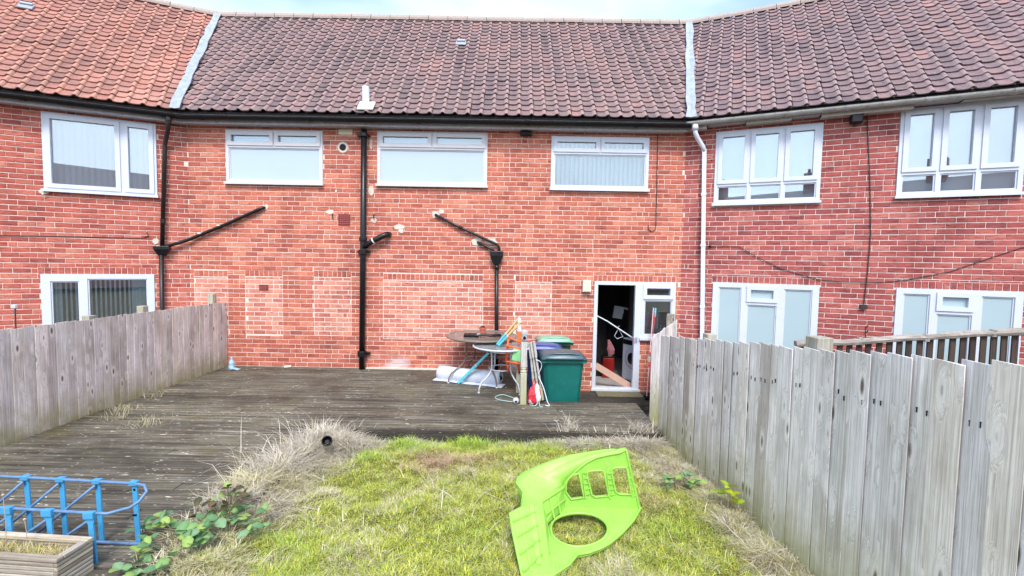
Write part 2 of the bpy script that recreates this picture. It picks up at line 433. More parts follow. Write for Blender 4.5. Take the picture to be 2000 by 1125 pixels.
T_MID = [(0.22, (0.15, 0.125, 0.132)), (0.45, (0.20, 0.16, 0.168)), (0.65, (0.24, 0.18, 0.185)), (0.8, (0.31, 0.20, 0.19))]
T_RIGHT = [(0.22, (0.155, 0.13, 0.14)), (0.45, (0.205, 0.165, 0.178)), (0.65, (0.25, 0.19, 0.20)), (0.8, (0.34, 0.225, 0.21))]
T_LEFT = tone(T_LEFT, .86, .80, .78); T_MID = tone(T_MID, .86, .76, .74); T_RIGHT = tone(T_RIGHT, .84, .74, .74)
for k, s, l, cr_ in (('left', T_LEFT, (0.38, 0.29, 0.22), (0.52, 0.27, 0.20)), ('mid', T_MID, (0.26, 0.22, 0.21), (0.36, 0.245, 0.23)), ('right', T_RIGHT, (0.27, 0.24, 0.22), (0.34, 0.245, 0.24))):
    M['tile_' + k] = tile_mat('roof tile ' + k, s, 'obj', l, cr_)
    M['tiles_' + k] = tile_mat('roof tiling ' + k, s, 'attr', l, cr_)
M['felt'] = paint('roof underlay', (0.03, 0.025, 0.025), 0.9)
M['ridge'] = paint('ridge mortar', (0.34, 0.28, 0.25), 0.85, 0.3, 14, dirt=(0.45, 0.42, 0.38))
M['lead'] = paint('lead flashing', (0.30, 0.34, 0.40), 0.6, 0.3, 7, dirt=(0.16, 0.17, 0.18))
M['upvc'] = paint('white upvc', (0.58, 0.62, 0.70), 0.3, 0.03, 4)
M['upvc_old'] = paint('off white upvc', (0.57, 0.57, 0.60), 0.35, 0.06, 5)
M['glass'] = glass_mat('window glass', 0.13)
M['glass_sky'] = glass_mat('sky reflecting window glass', 0.2)
M['glass_dark'] = glass_mat('clear glass', 0.2)
M['frost'] = paint('frosted pane', (0.40, 0.49, 0.58), 0.12, 0.03, 1.5, spec=0.8)
M['frost_aqua'] = paint('pale aqua frosted pane', (0.38, 0.49, 0.53), 0.1, 0.05, 1.2, spec=0.7)
M['blind'] = paint('white blind', (0.62, 0.68, 0.70), 0.8, 0.05, 6)
M['slat_white'] = paint('bright white slat', (0.84, 0.85, 0.85), 0.6, 0.03, 6)
M['blind_lilac'] = paint('pale lilac blind', (0.72, 0.70, 0.74), 0.8, 0.05, 6)
M['black'] = paint('black gutter plastic', (0.006, 0.006, 0.007), 0.45, 0.3, 12, spec=0.25)
M['iron'] = paint('black painted iron', (0.008, 0.008, 0.010), 0.34, 0.35, 16, spec=0.4, dirt=(0.02, 0.019, 0.02))
M['brown_pipe'] = paint('dark brown pipe', (0.020, 0.014, 0.014), 0.4, 0.3, 10)
M['gutter_grey'] = paint('weathered grey gutter', (0.36, 0.355, 0.34), 0.6, 0.25, 7, dirt=(0.09, 0.09, 0.085))
M['pipe_white'] = paint('white grey pipe', (0.66, 0.69, 0.76), 0.4, 0.1, 5)
M['fascia'] = paint('peeling grey fascia', (0.46, 0.45, 0.50), 0.7, 0.2, 11, dirt=(0.07, 0.065, 0.06))
M['fascia_r'] = paint('pale fascia', (0.50, 0.47, 0.44), 0.7, 0.2, 11, dirt=(0.1, 0.09, 0.08))
M['cable'] = paint('dark cable', (0.05, 0.025, 0.022), 0.6)
M['terra'] = paint('terracotta vent', (0.30, 0.065, 0.06), 0.8, 0.2)
M['cement'] = paint('cement patch', (0.60, 0.54, 0.46), 0.95, 0.2, 20)
M['beige'] = paint('beige plastic', (0.68, 0.62, 0.48), 0.45, 0.06)
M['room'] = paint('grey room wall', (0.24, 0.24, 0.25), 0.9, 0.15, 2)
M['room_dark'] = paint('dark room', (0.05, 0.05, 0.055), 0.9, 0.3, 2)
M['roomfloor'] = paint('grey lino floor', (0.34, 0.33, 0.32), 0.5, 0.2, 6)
M['fence_l'] = wood_mat('weathered pinkish fence wood', (0.39, 0.34, 0.30), (0.78, 0.71, 0.66), 'z', (0.29, 0.26, 0.08), (-0.35, 0.1))
M['fence_r'] = wood_mat('weathered silver fence wood', (0.43, 0.405, 0.375), (0.80, 0.765, 0.725), 'z', (0.27, 0.27, 0.05), (-0.45, 0.22))
M['post'] = wood_mat('mossy post wood', (0.20, 0.19, 0.14), (0.42, 0.40, 0.33), 'z', (0.26, 0.27, 0.10), (-0.2, 0.35))
M['rail'] = wood_mat('knotty grey rail', (0.14, 0.12, 0.10), (0.40, 0.36, 0.31), 'x', None, None, True)
M['picket'] = wood_mat('dark brown picket', (0.03, 0.022, 0.018), (0.075, 0.055, 0.045), 'z', None, None, False)
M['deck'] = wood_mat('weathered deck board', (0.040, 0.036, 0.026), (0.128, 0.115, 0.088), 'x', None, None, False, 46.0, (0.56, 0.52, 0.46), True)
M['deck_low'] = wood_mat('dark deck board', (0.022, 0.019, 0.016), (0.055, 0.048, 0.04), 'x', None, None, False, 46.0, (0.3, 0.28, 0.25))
M['planter'] = wood_mat('planter slat wood', (0.24, 0.21, 0.16), (0.48, 0.43, 0.35), 'x', None, None, False)
M['planter_y'] = wood_mat('planter end slat wood', (0.24, 0.21, 0.16), (0.46, 0.42, 0.34), 'y', None, None, False)
M['newel'] = wood_mat('grey newel wood', (0.34, 0.325, 0.30), (0.56, 0.55, 0.53), 'z', (0.38, 0.37, 0.17), (-0.25, 0.45), False)
M['grass'] = attr_mat('grass blades', 0.7, 0.3)
M['leaf'] = attr_mat('leaf', 0.55, 0.25)

def soil_mat(name, a, b):
    m, t, bs = newmat(name)
    p = pos(t)
    n = nd(t, 'TexNoise', Vector=p, Scale=12.0, Detail=9.0, Roughness=0.75).outputs['Fac']
    setc(t, bs, ramp(t, n, [(0.3, a), (0.7, b)]), 0.95, 0, 0.1, n, 0.03, 0.8)
    return m
M['soil'] = soil_mat('mossy soil', (0.05, 0.05, 0.015), (0.24, 0.25, 0.05))
M['earth'] = soil_mat('earth', (0.07, 0.06, 0.045), (0.16, 0.14, 0.10))
exec_parts = []

# ================================================================== GROUND
def vnoise(x, y, seed=0):
    g = np.random.default_rng(seed).random((64, 64))
    xi = np.floor(x).astype(int); yi = np.floor(y).astype(int)
    fx = x - xi; fy = y - yi
    fx = fx * fx * (3 - 2 * fx); fy = fy * fy * (3 - 2 * fy)
    a = g[xi % 64, yi % 64]; b = g[(xi + 1) % 64, yi % 64]; c = g[xi % 64, (yi + 1) % 64]; d = g[(xi + 1) % 64, (yi + 1) % 64]
    return (a * (1 - fx) + b * fx) * (1 - fy) + (c * (1 - fx) + d * fx) * fy

def lawn_z(x, y):
    x = np.asarray(x, float); y = np.asarray(y, float)
    ed = -2.08 - 0.1 * np.clip((-3.1 - y) / 1.2, 0, 1)
    return -0.155 + 0.065 * np.exp(-((x - ed) / .24) ** 2) * np.clip((-3.05 - y) / .3, 0, 1) - 0.05 * (x > -1.6) * np.clip((y + 3.55) / 0.4, 0, 1) + 0.05 * (vnoise(x * 1.3 + 20, y * 1.3 + 20, 1) - 0.5) + 0.05 * (vnoise(x * 4 + 9, y * 4 + 40, 2) - 0.5) + 0.05 * (vnoise(x * 11, y * 11 + 99, 4) - 0.5)

mb = MB()
mb.add([(-150,-150,-0.47),(150,-150,-0.47),(150,150,-0.47),(-150,150,-0.47)], [(0,1,2,3)])
mb.build('ground', M['earth'], kind='structure')
nx_, ny_ = 90, 150
X, Y = np.meshgrid(np.linspace(-2.75, 2.42, nx_), np.linspace(-9.6, -3.06, ny_), indexing='ij')
Z = lawn_z(X, Y)
Z[0, :] = Z[-1, :] = -0.5; Z[:, 0] = Z[:, -1] = -0.5
V = np.stack([X, Y, Z], -1).reshape(-1, 3)
i, j = np.meshgrid(np.arange(nx_ - 1), np.arange(ny_ - 1), indexing='ij')
a = (i * ny_ + j).ravel(); b = a + ny_; c = b + 1; d = a + 1
T = np.concatenate([np.stack([a, b, c], 1), np.stack([a, c, d], 1)])
me = fast_mesh('lawn_soil', V, T, M['soil'])
o = bpy.data.objects.new('lawn', me); link(o); o['kind'] = 'structure'

# ================================================================== HOUSES
TH = R(24.5)
H_MID = thing('terraced_house', 'middle red brick terraced house with bricked-up openings and an open back door', 'house', (0, 0, 0), 0, 'brick terraced houses')
H_LEFT = thing('terraced_house', 'brick terraced house with bright terracotta roof tiles and vertical blinds in its windows', 'house', (-5.95, 0, 0), TH, 'brick terraced houses')
H_RIGHT = thing('terraced_house', 'dark red brick terraced house with a white downpipe and grey gutter', 'house', (3.11, 0, 0), -TH, 'brick terraced houses')
bpy.context.view_layer.update()
ZB, CH, CL = -0.395, 0.085, 0.225

def brick_rects(u0, u1, z0, z1, excl, ushift=0.0, seed=0):
    rr = random.Random(seed); out = []
    k0 = int(math.floor((z0 - ZB) / CH)); k1 = int(math.ceil((z1 - ZB) / CH))
    for k in range(k0, k1):
        za = ZB + k * CH + 0.0065; zb = ZB + (k + 1) * CH - 0.0065
        za = max(za, z0); zb = min(zb, z1)
        if zb - za < 0.015: continue
        sh = ushift + (k % 2) * CL / 2 + rr.choice((0, 0, 0, 0.02, -0.02)) + rr.uniform(-0.006, 0.006)
        n0 = int(math.floor((u0 - sh) / CL)) - 1; n1 = int(math.ceil((u1 - sh) / CL)) + 1
        for n in range(n0, n1):
            a = max(u0, sh + n * CL + 0.0042 + rr.uniform(-0.002, 0.002)); b = min(u1, sh + (n + 1) * CL - 0.0042 + rr.uniform(-0.002, 0.002))
            pieces = [(a, b, za, zb)]
            if rr.random() < 0.05: mdl = (a + b) / 2; pieces = [(a, mdl - .005, za, zb), (mdl + .005, b, za, zb)]
            for ex in excl:
                nw = []
                for (pa, pb, pc, pd) in pieces:
                    if pb <= ex[0] or pa >= ex[1] or pd <= ex[2] + .004 or pc >= ex[3] - .004: nw.append((pa, pb, pc, pd)); continue
                    if pa < ex[0]: nw.append((pa, ex[0] - 0.004, pc, pd))
                    if pb > ex[1]: nw.append((ex[1] + 0.004, pb, pc, pd))
                    ia, ib = max(pa, ex[0]), min(pb, ex[1])
                    if ex[2] > pc: nw.append((ia, ib, pc, ex[2] - 0.004))
                    if ex[3] < pd: nw.append((ia, ib, ex[3] + 0.004, pd))
                pieces = nw
            out += [p for p in pieces if p[1] - p[0] > 0.02 and p[3] - p[2] > 0.015]
    return out

unit_brick = MB(); unit_brick.brick(-0.1083, 0.1083, -0.036, 0.036, -0.008, 0.004)
def facade(house, key, u0, u1, z0, z1, openings, soldiers, infills, ushift, seed):
    """wall body (mortar) with openings, its bricks, soldier courses and bricked-up openings"""
    mb = MB(); mb.holes(u0, u1, z0, z1, openings, 0.0, 0.28, True)
    wall = mb.build('wall', M['mortar_' + key], house)
    excl = list(openings)
    for s in soldiers: excl.append((s[0], s[1], s[2], s[2] + 0.116))
    excl += infills
    rects = brick_rects(u0, u1, z0, z1, excl, ushift, seed)
    mw = house.matrix_world
    full = [r for r in rects if abs(r[1] - r[0] - 0.2166) < 0.012 and abs(r[3] - r[2] - 0.072) < 0.003]
    full.sort(key=lambda r: (mw @ Vector(((r[0] + r[1]) / 2, 0, (r[2] + r[3]) / 2)) - CAM).length)
    # those in frame first
    def inframe(r):
        p = mw @ Vector(((r[0] + r[1]) / 2, 0, (r[2] + r[3]) / 2)) - CAM
        z = p.dot(fw); x = p.dot(rt) / z * 900; y = p.dot(up) / z * 900
        return abs(x) < 990 and abs(y) < 555
    single = [r for r in full if inframe(r)][:300]
    ss = set(single)
    rr = random.Random(seed + 5)
    bmh = unit_brick.mesh('brick_' + key, M['brick_' + key])
    for r in single:
        o = bpy.data.objects.new('brick', bmh)
        link(o, wall, ((r[0] + r[1]) / 2, rr.uniform(-0.0015, 0.0015), (r[2] + r[3]) / 2), (0, rr.uniform(-.006, .006), rr.uniform(-.006, .006)))
    mb = MB()
    for r in rects:
        if r in ss: continue
        mb.cur = rr.random()
        yy = rr.uniform(-0.002, 0.0015)
        mb.brick(r[0], r[1], r[2], r[3], -0.008 + yy, 0.004)
    for s in soldiers:
        n = max(1, round((s[1] - s[0]) / 0.084)); w = (s[1] - s[0]) / n
        for k in range(n):
            mb.cur = rr.random() * 0.75
            mb.brick(s[0] + k * w + .005, s[0] + (k + 1) * w - .005, s[2] + .006, s[2] + .110, -0.009 + rr.uniform(-.002, .002), 0.004)
    mb.build('brickwork', M['bricks_' + key], wall, tint=True, kind='stuff')
    if infills:
        mb = MB()
        for n, f in enumerate(infills):
            for r in brick_rects(f[0] + .006, f[1] - .004, f[2] + .006, f[3] - .012, [], 0.07 * n, seed + 31 + n):
                mb.cur = rr.random()
                mb.brick(r[0] + .001, r[1] - .001, r[2] + .001, r[3], -0.005 + rr.uniform(-.001, .001), 0.004, 0.003)
        mb.build('infill_brickwork', M['bricks_inf'], wall, tint=True, kind='stuff')
    return wall

def window(house, u0, u1, z0, z1, cells, frame='upvc', back=None, pane='glass', sill=True, m=0.055):
    """cells: (ua, ub, za, zb, is_sash) openings inside the frame"""
    mb = MB(); mb.holes(u0, u1, z0, z1, [c[:4] for c in cells], -0.028, 0.045)
    if sill: mb.box(u0 - 0.02, u1 + 0.02, -0.075, -0.028, z0 - 0.012, z0 + 0.03)
    fr = mb.build('window', M[frame], house)
    for c in cells:
        a, b, s, t = c[:4]
        if c[4]:
            mb = MB(); mb.holes(a - .012, b + .012, s - .012, t + .012, [(a + m, b - m, s + m, t - m)], -0.046, -0.0285)
            mb.holes(a + .002, b - .002, s + .002, t - .002, [(a + m, b - m, s + m, t - m)], -0.0285, 0.02)
            mb.build('sash', M[frame], fr)
            a, b, s, t = a + m, b - m, s + m, t - m
        else:
            mb = MB(); mb.holes(a + .001, b - .001, s + .001, t - .001, [(a + .02, b - .02, s + .02, t - .02)], -0.012, 0.03)
            mb.build('glazing_bead', M[frame], fr)
            a, b, s, t = a + .02, b - .02, s + .02, t - .02
        pm = c[5] if len(c) > 5 else pane
        mb = MB(); mb.box(a - .01, b + .01, 0.0, 0.012, s - .01, t + .01)
        mb.build('pane', M[pm], fr)
    if back:
        mb = MB(); mb.box(u0 + .02, u1 - .02, 0.10, 0.105, z0 + .02, z1 - .02)
        mb.build('roller_blind', M[back], fr)
    return fr

def slats(fr, u0, u1, z0, z1, pitch, w, ang, mat, y=0.12, curved=False):
    mb = MB(); mb.add([(-w/2, 0, z0), (0, -0.006, z0), (w/2, 0, z0), (w/2, 0, z1), (0, -0.006, z1), (-w/2, 0, z1)], [(0,1,4,5),(1,2,3,4)])
    me = mb.mesh('blind_slat', M[mat])
    n = int((u1 - u0) / pitch)
    for k in range(n + 1):
        o = bpy.data.objects.new('blind_slat', me)
        link(o, fr, (u0 + k * pitch, y, 0), (0, 0, ang + random.uniform(-.08, .08)))

def room(house, u0, u1, z0, z1, depth, mat='room', floor=None):
    mb = MB()
    y0, y1 = 0.285, 0.285 + depth
    P = [(u0,y0,z0),(u1,y0,z0),(u1,y1,z0),(u0,y1,z0),(u0,y0,z1),(u1,y0,z1),(u1,y1,z1),(u0,y1,z1)]
    mb.add(P, [(4,5,6,7),(1,2,6,5),(2,3,7,6),(3,0,4,7)])
    r = mb.build('room', M[mat], house)
    mb = MB(); mb.add(P[:4], [(0,1,2,3)])
    mb.build('room_floor', M[floor or mat], house)
    return r

# ---- middle house facade
inf = [(-5.87, -5.25, 0.5, 1.60), (-4.93, -4.24, 0.52, 1.62), (-3.66, -2.97, 0.535, 1.63), (-2.38, -0.535, 0.50, 1.60), (0.06, 0.735, 0.20, 1.61)]
op_mid = [(-5.23, -3.475, 3.30, 4.27), (-2.485, -0.49, 3.31, 4.29), (0.67, 2.44, 3.29, 4.25), (1.52, 2.39, -0.395, 1.635), (2.38, 3.02, 0.575, 1.635)]
wall_mid = facade(H_MID, 'mid', -5.95, 3.11, -0.47, 4.72, op_mid,
       [(-5.87, -5.25, 1.60), (-4.93, -4.24, 1.62), (-3.66, -2.97, 1.63), (-2.38, -0.535, 1.60), (0.06, 0.735, 1.61), (1.50, 3.02, 1.638)], inf, 0.03, 3)
def top2(u0, u1, z0, z1):
    uc = (u0 + u1) / 2; zt = z0 + (z1 - z0) * 0.69
    return [(u0 + .05, uc - .025, zt + .03, z1 - .045, True), (uc + .025, u1 - .05, zt + .03, z1 - .045, True), (u0 + .055, u1 - .055, z0 + .07, zt - .02, False, 'frost')]
wn = window(H_MID, -5.23, -3.475, 3.30, 4.27, top2(-5.23, -3.475, 3.30, 4.27), 'upvc_old', 'blind')
wn = window(H_MID, -2.485, -0.49, 3.31, 4.29, top2(-2.485, -0.49, 3.31, 4.29), 'upvc_old', 'blind')
c3 = top2(0.67, 2.44, 3.29, 4.25); c3[2] = c3[2][:5]
wn = window(H_MID, 0.67, 2.44, 3.29, 4.25, c3, 'upvc', None)
slats(wn, 0.74, 2.40, 3.34, 4.2, 0.082, 0.084, 0.75, 'slat_white', 0.085)
mb = MB(); mb.box(0.69, 2.42, 0.2, 0.205, 3.30, 4.24); mb.build('net_curtain', M['blind'], wn)

# back door frame with side light
mb = MB()
mb.holes(1.52, 2.39, -0.395, 1.635, [(1.585, 2.275, -0.345, 1.575)], -0.03, 0.06)
mb.box(1.50, 2.41, -0.07, -0.03, -0.40, -0.365)
df = mb.build('door_frame', M['upvc'], H_MID)
sl = window(H_MID, 2.392, 3.02, 0.575, 1.635, [(2.43, 2.97, 1.34, 1.58, True), (2.45, 2.96, 0.655, 1.30, False)], 'upvc', None, 'glass_dark')
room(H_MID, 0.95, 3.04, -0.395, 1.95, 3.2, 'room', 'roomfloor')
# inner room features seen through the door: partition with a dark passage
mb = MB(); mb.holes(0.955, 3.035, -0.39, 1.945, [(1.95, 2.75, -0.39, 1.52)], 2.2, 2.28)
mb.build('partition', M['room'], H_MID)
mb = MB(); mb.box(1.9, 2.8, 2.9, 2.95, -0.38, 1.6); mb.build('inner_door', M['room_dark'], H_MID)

# ---- left house facade
op_l = [(-1.97, -0.45, 3.005, 4.29), (-2.06, -0.53, 0.35, 1.63)]
facade(H_LEFT, 'left', -4.4, 0.0, -0.47, 4.72, op_l, [(-2.10, -0.49, 1.632)], [], 0.05, 17)
f0, f1, z0, z1 = -1.97, -0.45, 3.005, 4.29
wl = window(H_LEFT, f0, f1, z0, z1, [(f0 + .05, f0 + 1.0, z0 + .07, z1 - .05, True), (f0 + 1.07, f1 - .05, z0 + .07, z1 - .05, True)], 'upvc', None, 'glass_sky')
slats(wl, f0 + .1, f1 - .08, z0 + .06, z1 - .02, 0.083, 0.085, R(38), 'blind_lilac')
f0, f1, z0, z1 = -2.06, -0.53, 0.35, 1.63
wl = window(H_LEFT, f0, f1, z0, z1, [(f0 + .12, f0 + .49, z0 + .1, z1 - .12, False), (f0 + .60, f1 - .1, z0 + .1, z1 - .08, False)], 'upvc', None, 'glass_dark')
slats(wl, f0 + .16, f1 - .36, z0 + .06, z1 - .02, 0.066, 0.026, R(8), 'slat_white', 0.05)
slats(wl, f1 - .32, f1 - .08, z0 + .06, z1 - .02, 0.05, 0.07, R(20), 'blind', 0.08)
slats(wl, f0 + .08, f0 + .22, z0 + .06, z1 - .02, 0.04, 0.05, R(15), 'blind', 0.09)
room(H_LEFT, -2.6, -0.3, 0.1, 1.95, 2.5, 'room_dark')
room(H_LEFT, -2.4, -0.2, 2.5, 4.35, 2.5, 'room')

# ---- right house facade
op_r = [(0.50, 2.09, 3.03, 4.31), (3.085, 4.51, 3.055, 4.40), (0.55, 2.16, 0.2, 1.665), (3.17, 4.62, 0.2, 1.665)]
facade(H_RIGHT, 'right', 0.0, 6.4, -0.47, 4.72, op_r, [(0.53, 2.18, 1.668), (3.14, 4.65, 1.668)], [], 0.0, 29)
def lite3(u0, u1, z0, z1):
    w = (u1 - u0 - 0.06) / 3; zt = z0 + (z1 - z0) * 0.27; c = []
    for k in range(3):
        a = u0 + .03 + k * w
        c.append((a + .03, a + w - .03, zt + .035, z1 - .05, True)); c.append((a + .025, a + w - .025, z0 + .07, zt - .02, False))
    return c
window(H_RIGHT, 0.50, 2.09, 3.03, 4.31, lite3(0.50, 2.09, 3.03, 4.31), 'upvc', 'blind', 'glass_sky')
window(H_RIGHT, 3.085, 4.51, 3.055, 4.40, lite3(3.085, 4.51, 3.055, 4.40), 'upvc', 'blind', 'glass_sky')
def lite_g(u0, u1, z0, z1):
    w = u1 - u0
    return [(u0 + .06 * w, u0 + .285 * w, z0 + .1, z1 - .08, False, 'frost_aqua'), (u0 + .345 * w, u0 + .625 * w, z1 - .31, z1 - .055, True, 'frost_aqua'),
            (u0 + .345 * w, u0 + .625 * w, z0 + .1, z1 - .37, False, 'frost_aqua'), (u0 + .69 * w, u0 + .94 * w, z0 + .1, z1 - .08, False, 'frost_aqua')]
window(H_RIGHT, 0.55, 2.16, 0.2, 1.665, lite_g(0.55, 2.16, 0.2, 1.665), 'upvc', 'blind')
window(H_RIGHT, 3.17, 4.62, 0.2, 1.665, lite_g(3.17, 4.62, 0.2, 1.665), 'upvc', 'blind')

# ---- roofs
PT = R(46)
RY = 2.70; RZ = 4.50 + (RY + 0.30) * math.tan(PT)
VL = Vector((-5.95 + 0.30 * math.tan(TH / 2), -0.30, 4.50)); VR = Vector((3.11 - 0.30 * math.tan(TH / 2), -0.30, 4.50))
TL = Vector((-7.00, RY, RZ)); TR = Vector((4.05, RY, RZ))
tile_w, gauge = 0.222, 0.182
PROF = [(0.0, 0.006), (0.04, 0.0), (0.10, 0.0), (0.138, 0.006), (0.156, 0.026), (0.178, 0.038), (0.200, 0.030), (0.216, 0.006)]
LAP = 0.028
def tile_geo(mbx, u, v, lo=None, hi=None, ht=0.0):
    """one single-roll clay tile whose lower edge stands proud of the course below"""
    V = []; n = len(PROF)
    for du, h in PROF: V.append([u + du, v, h + LAP + ht - 0.016])
    for du, h in PROF: V.append([u + du, v, h + LAP + ht])
    for du, h in PROF: V.append([u + du, v + gauge + 0.03, h * 0.96 + 0.002 + ht])
    for p in V:
        if lo: p[0] = max(p[0], lo(p[1]))
        if hi: p[0] = min(p[0], hi(p[1]))
    F = []
    for k in range(n - 1):
        F.append((k, k+1, n+k+1, n+k)); F.append((n+k, n+k+1, 2*n+k+1, 2*n+k))
    F += [(0, n, 2*n), (n-1, 3*n-1, 2*n-1)]
    mbx.add(V, F)

def roof(house, key, O, e, top, ua, ub, lo, hi, seed):
    """O origin on the eave, e eave direction, top = a point of the ridge; lo / hi: valley limits u(v)"""
    e = e.normalized(); w = top - O; w = w - e * w.dot(e); vlen = w.length; w.normalize(); n = e.cross(w)
    W = Matrix(((e.x, w.x, n.x, O.x), (e.y, w.y, n.y, O.y), (e.z, w.z, n.z, O.z), (0, 0, 0, 1)))
    l_ = lambda v: lo(v) if lo else ua
    h_ = lambda v: hi(v) if hi else ub
    mb = MB(); mb.add([(l_(0), 0, -.03), (h_(0), 0, -.03), (h_(vlen), vlen, -.03), (l_(vlen), vlen, -.03)], [(0,1,2,3)])
    rf = mb.build('roof', M['felt'], house); rf.matrix_local = house.matrix_world.inverted() @ W
    rr = random.Random(seed)
    um = MB(); tile_geo(um, 0, 0)
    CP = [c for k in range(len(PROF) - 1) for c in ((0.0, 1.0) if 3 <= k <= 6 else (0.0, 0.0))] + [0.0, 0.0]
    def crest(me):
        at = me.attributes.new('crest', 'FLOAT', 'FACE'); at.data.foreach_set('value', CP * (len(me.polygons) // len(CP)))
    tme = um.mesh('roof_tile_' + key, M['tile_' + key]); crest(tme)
    cand = []; mb = MB()
    rows = int(vlen / gauge)
    for k in range(rows + 1):
        v = k * gauge
        if v > vlen - 0.06: break
        for q in range(int(math.floor((min(l_(0), l_(vlen))) / tile_w)) - 1, int(math.ceil(max(h_(0), h_(vlen)) / tile_w)) + 1):
            u = q * tile_w + 0.05 * math.sin(k * 1.7) * 0.1
            full = u > max(l_(v), l_(v + gauge)) and u + .216 < min(h_(v), h_(v + gauge))
            if u + .216 < min(l_(v), l_(v + gauge)) or u > max(h_(v), h_(v + gauge)): continue
            cand.append((u, v, full))
    def key_(c):
        p = W @ Vector((c[0] + .1, c[1] + .1, 0)) - CAM
        z = p.dot(fw); x = abs(p.dot(rt) / z * 900); y = abs(p.dot(up) / z * 900)
        return ((not c[2]) or x > 995 or y > 555, p.length)
    cand.sort(key=key_)
    for nn, c in enumerate(cand):
        if nn < 300 and c[2]:
            o = bpy.data.objects.new('roof_tile', tme)
            link(o, rf, (c[0] + rr.uniform(-.004, .004), c[1] + rr.uniform(-.006, .006), rr.uniform(-.003, .004)), (rr.uniform(-.012, .012), rr.uniform(-.01, .01), rr.uniform(-.012, .012)))
        else:
            mb.cur = rr.random()
            tile_geo(mb, c[0] + rr.uniform(-.004, .004), c[1] + rr.uniform(-.006, .006), lo, hi, rr.uniform(-.003, .004))
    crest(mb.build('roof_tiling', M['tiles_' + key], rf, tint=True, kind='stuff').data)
    # ridge tiles
    u = l_(vlen); k = 0
    rm = MB()
    pts = [(0.115 * math.cos(a), 0.115 * math.sin(a)) for a in np.linspace(-0.25, math.pi + 0.25, 9)]
    rm.add([(0, y, z) for y, z in pts] + [(0.44, y, z) for y, z in pts], [(i, i+1, 9+i+1, 9+i) for i in range(8)])
    rme = rm.mesh('ridge_tile', M['ridge'])
    while u < h_(vlen) - 0.2:
        o = bpy.data.objects.new('ridge_tile', rme)
        link(o, rf, (u, vlen, -0.01 + rr.uniform(-.006, .006)), (R(-46), 0, rr.uniform(-.01, .01)))
        u += 0.45
    # rear slope closes the roof
    back = Vector((-w.x, -w.y, 0)).normalized() * -1
    mb = MB()
    A = W @ Vector((l_(vlen), vlen, -.03)); B = W @ Vector((h_(vlen), vlen, -.03))
    dn = Vector((back.x * 3.1, back.y * 3.1, -3.1))
    Hi = house.matrix_world.inverted()
    mb.add([Hi @ A, Hi @ B, Hi @ (B + dn), Hi @ (A + dn)], [(0,1,2,3)])
    mb.build('rear_roof', M['felt'], house)
    return rf, W, vlen

def mk_lim(O, e, top):
    e = e.normalized(); w = top - O; u1 = w.dot(e); vl = (w - e * u1).length
    return lambda v: u1 * v / vl
EL = Vector((math.cos(TH), math.sin(TH), 0)); ER = Vector((math.cos(TH), -math.sin(TH), 0)); EX = Vector((1, 0, 0))
midL = mk_lim(VL, EX, TL); wid = VR.x - VL.x; mr = mk_lim(VR, EX, TR)
rfm, WM, VM = roof(H_MID, 'mid', VL, EX, TL, 0, wid, midL, lambda v: wid + mr(v), 41)
rfl, WL_, VLn = roof(H_LEFT, 'left', VL, EL, TL, -5.2, 0, None, mk_lim(VL, EL, TL), 43)
rfr, WR_, VRn = roof(H_RIGHT, 'right', VR, ER, TR, 0, 6.6, mk_lim(VR, ER, TR), None, 47)

def valley(house, A, B, ea, eb, na, nb, seed):
    rr = random.Random(seed); mb = MB(); V = []; n = 14
    for k in range(n + 1):
        c = A.lerp(B, k / n * 0.985); w1 = 0.095 + rr.uniform(-.018, .018); w2 = 0.095 + rr.uniform(-.018, .018)
        V += [c + ea * w1 + na * 0.078, c + ea * w1 * .4 + na * 0.074, c + (na + nb) * 0.036, c + eb * w2 * .4 + nb * 0.074, c + eb * w2 + nb * 0.078]
    F = []
    for k in range(n):
        for q in range(4): F.append((k*5+q, k*5+q+1, (k+1)*5+q+1, (k+1)*5+q))
    Hi = house.matrix_world.inverted()
    mb.add([Hi @ p for p in V], F)
    o = mb.build('valley_flashing', M['lead'], house)
    md = o.modifiers.new('thick', 'SOLIDIFY'); md.thickness = 0.012; md.offset = 1
    return o
nM = Vector(WM.col[2][:3]); nL = Vector(WL_.col[2][:3]); nR = Vector(WR_.col[2][:3])
valley(H_LEFT, VL - Vector((0, .05, .05)), TL, -EL, EX, nL, nM, 1)
valley(H_RIGHT, VR - Vector((0, .05, .05)), TR, -EX, ER, nM, nR, 2)

# small lead tiles and the white roof vent pipe
def lead_tile(rf, u, v):
    mb = MB(); mb.box(-0.11, 0.11, -0.06, 0.12, 0.03, 0.055); mb.box(-0.09, 0.09, 0.06, 0.13, 0.055, 0.085)
    mb.build('vent_tile', M['lead'], rf, (u, v, 0.01), bevel=0.008)
def to_uv(W, p): q = W.inverted() @ Vector(p); return q.x, q.y
lead_tile(rfm, *to_uv(WM, (-1.19, 1.71, 6.585)))
lead_tile(rfr, 4.6, 3.4)
lead_tile(rfl, -2.75, 2.95)
u, v = to_uv(WM, (-2.63, -0.2, 4.6))
mb = MB(); mb.box(-0.13, 0.15, -0.1, 0.16, 0.03, 0.06)
fl = mb.build('vent_pipe', M['pipe_white'], rfm, (u, v, 0.012), bevel=0.01)
mb = MB(); mb.tube([(0.0, 0.04, 0.03), (-0.01, 0.28, 0.27)], 0.062, 12)
mb.build('pipe', M['pipe_white'], fl, (0, 0, 0), (R(-3), 0, 0), smooth=False)

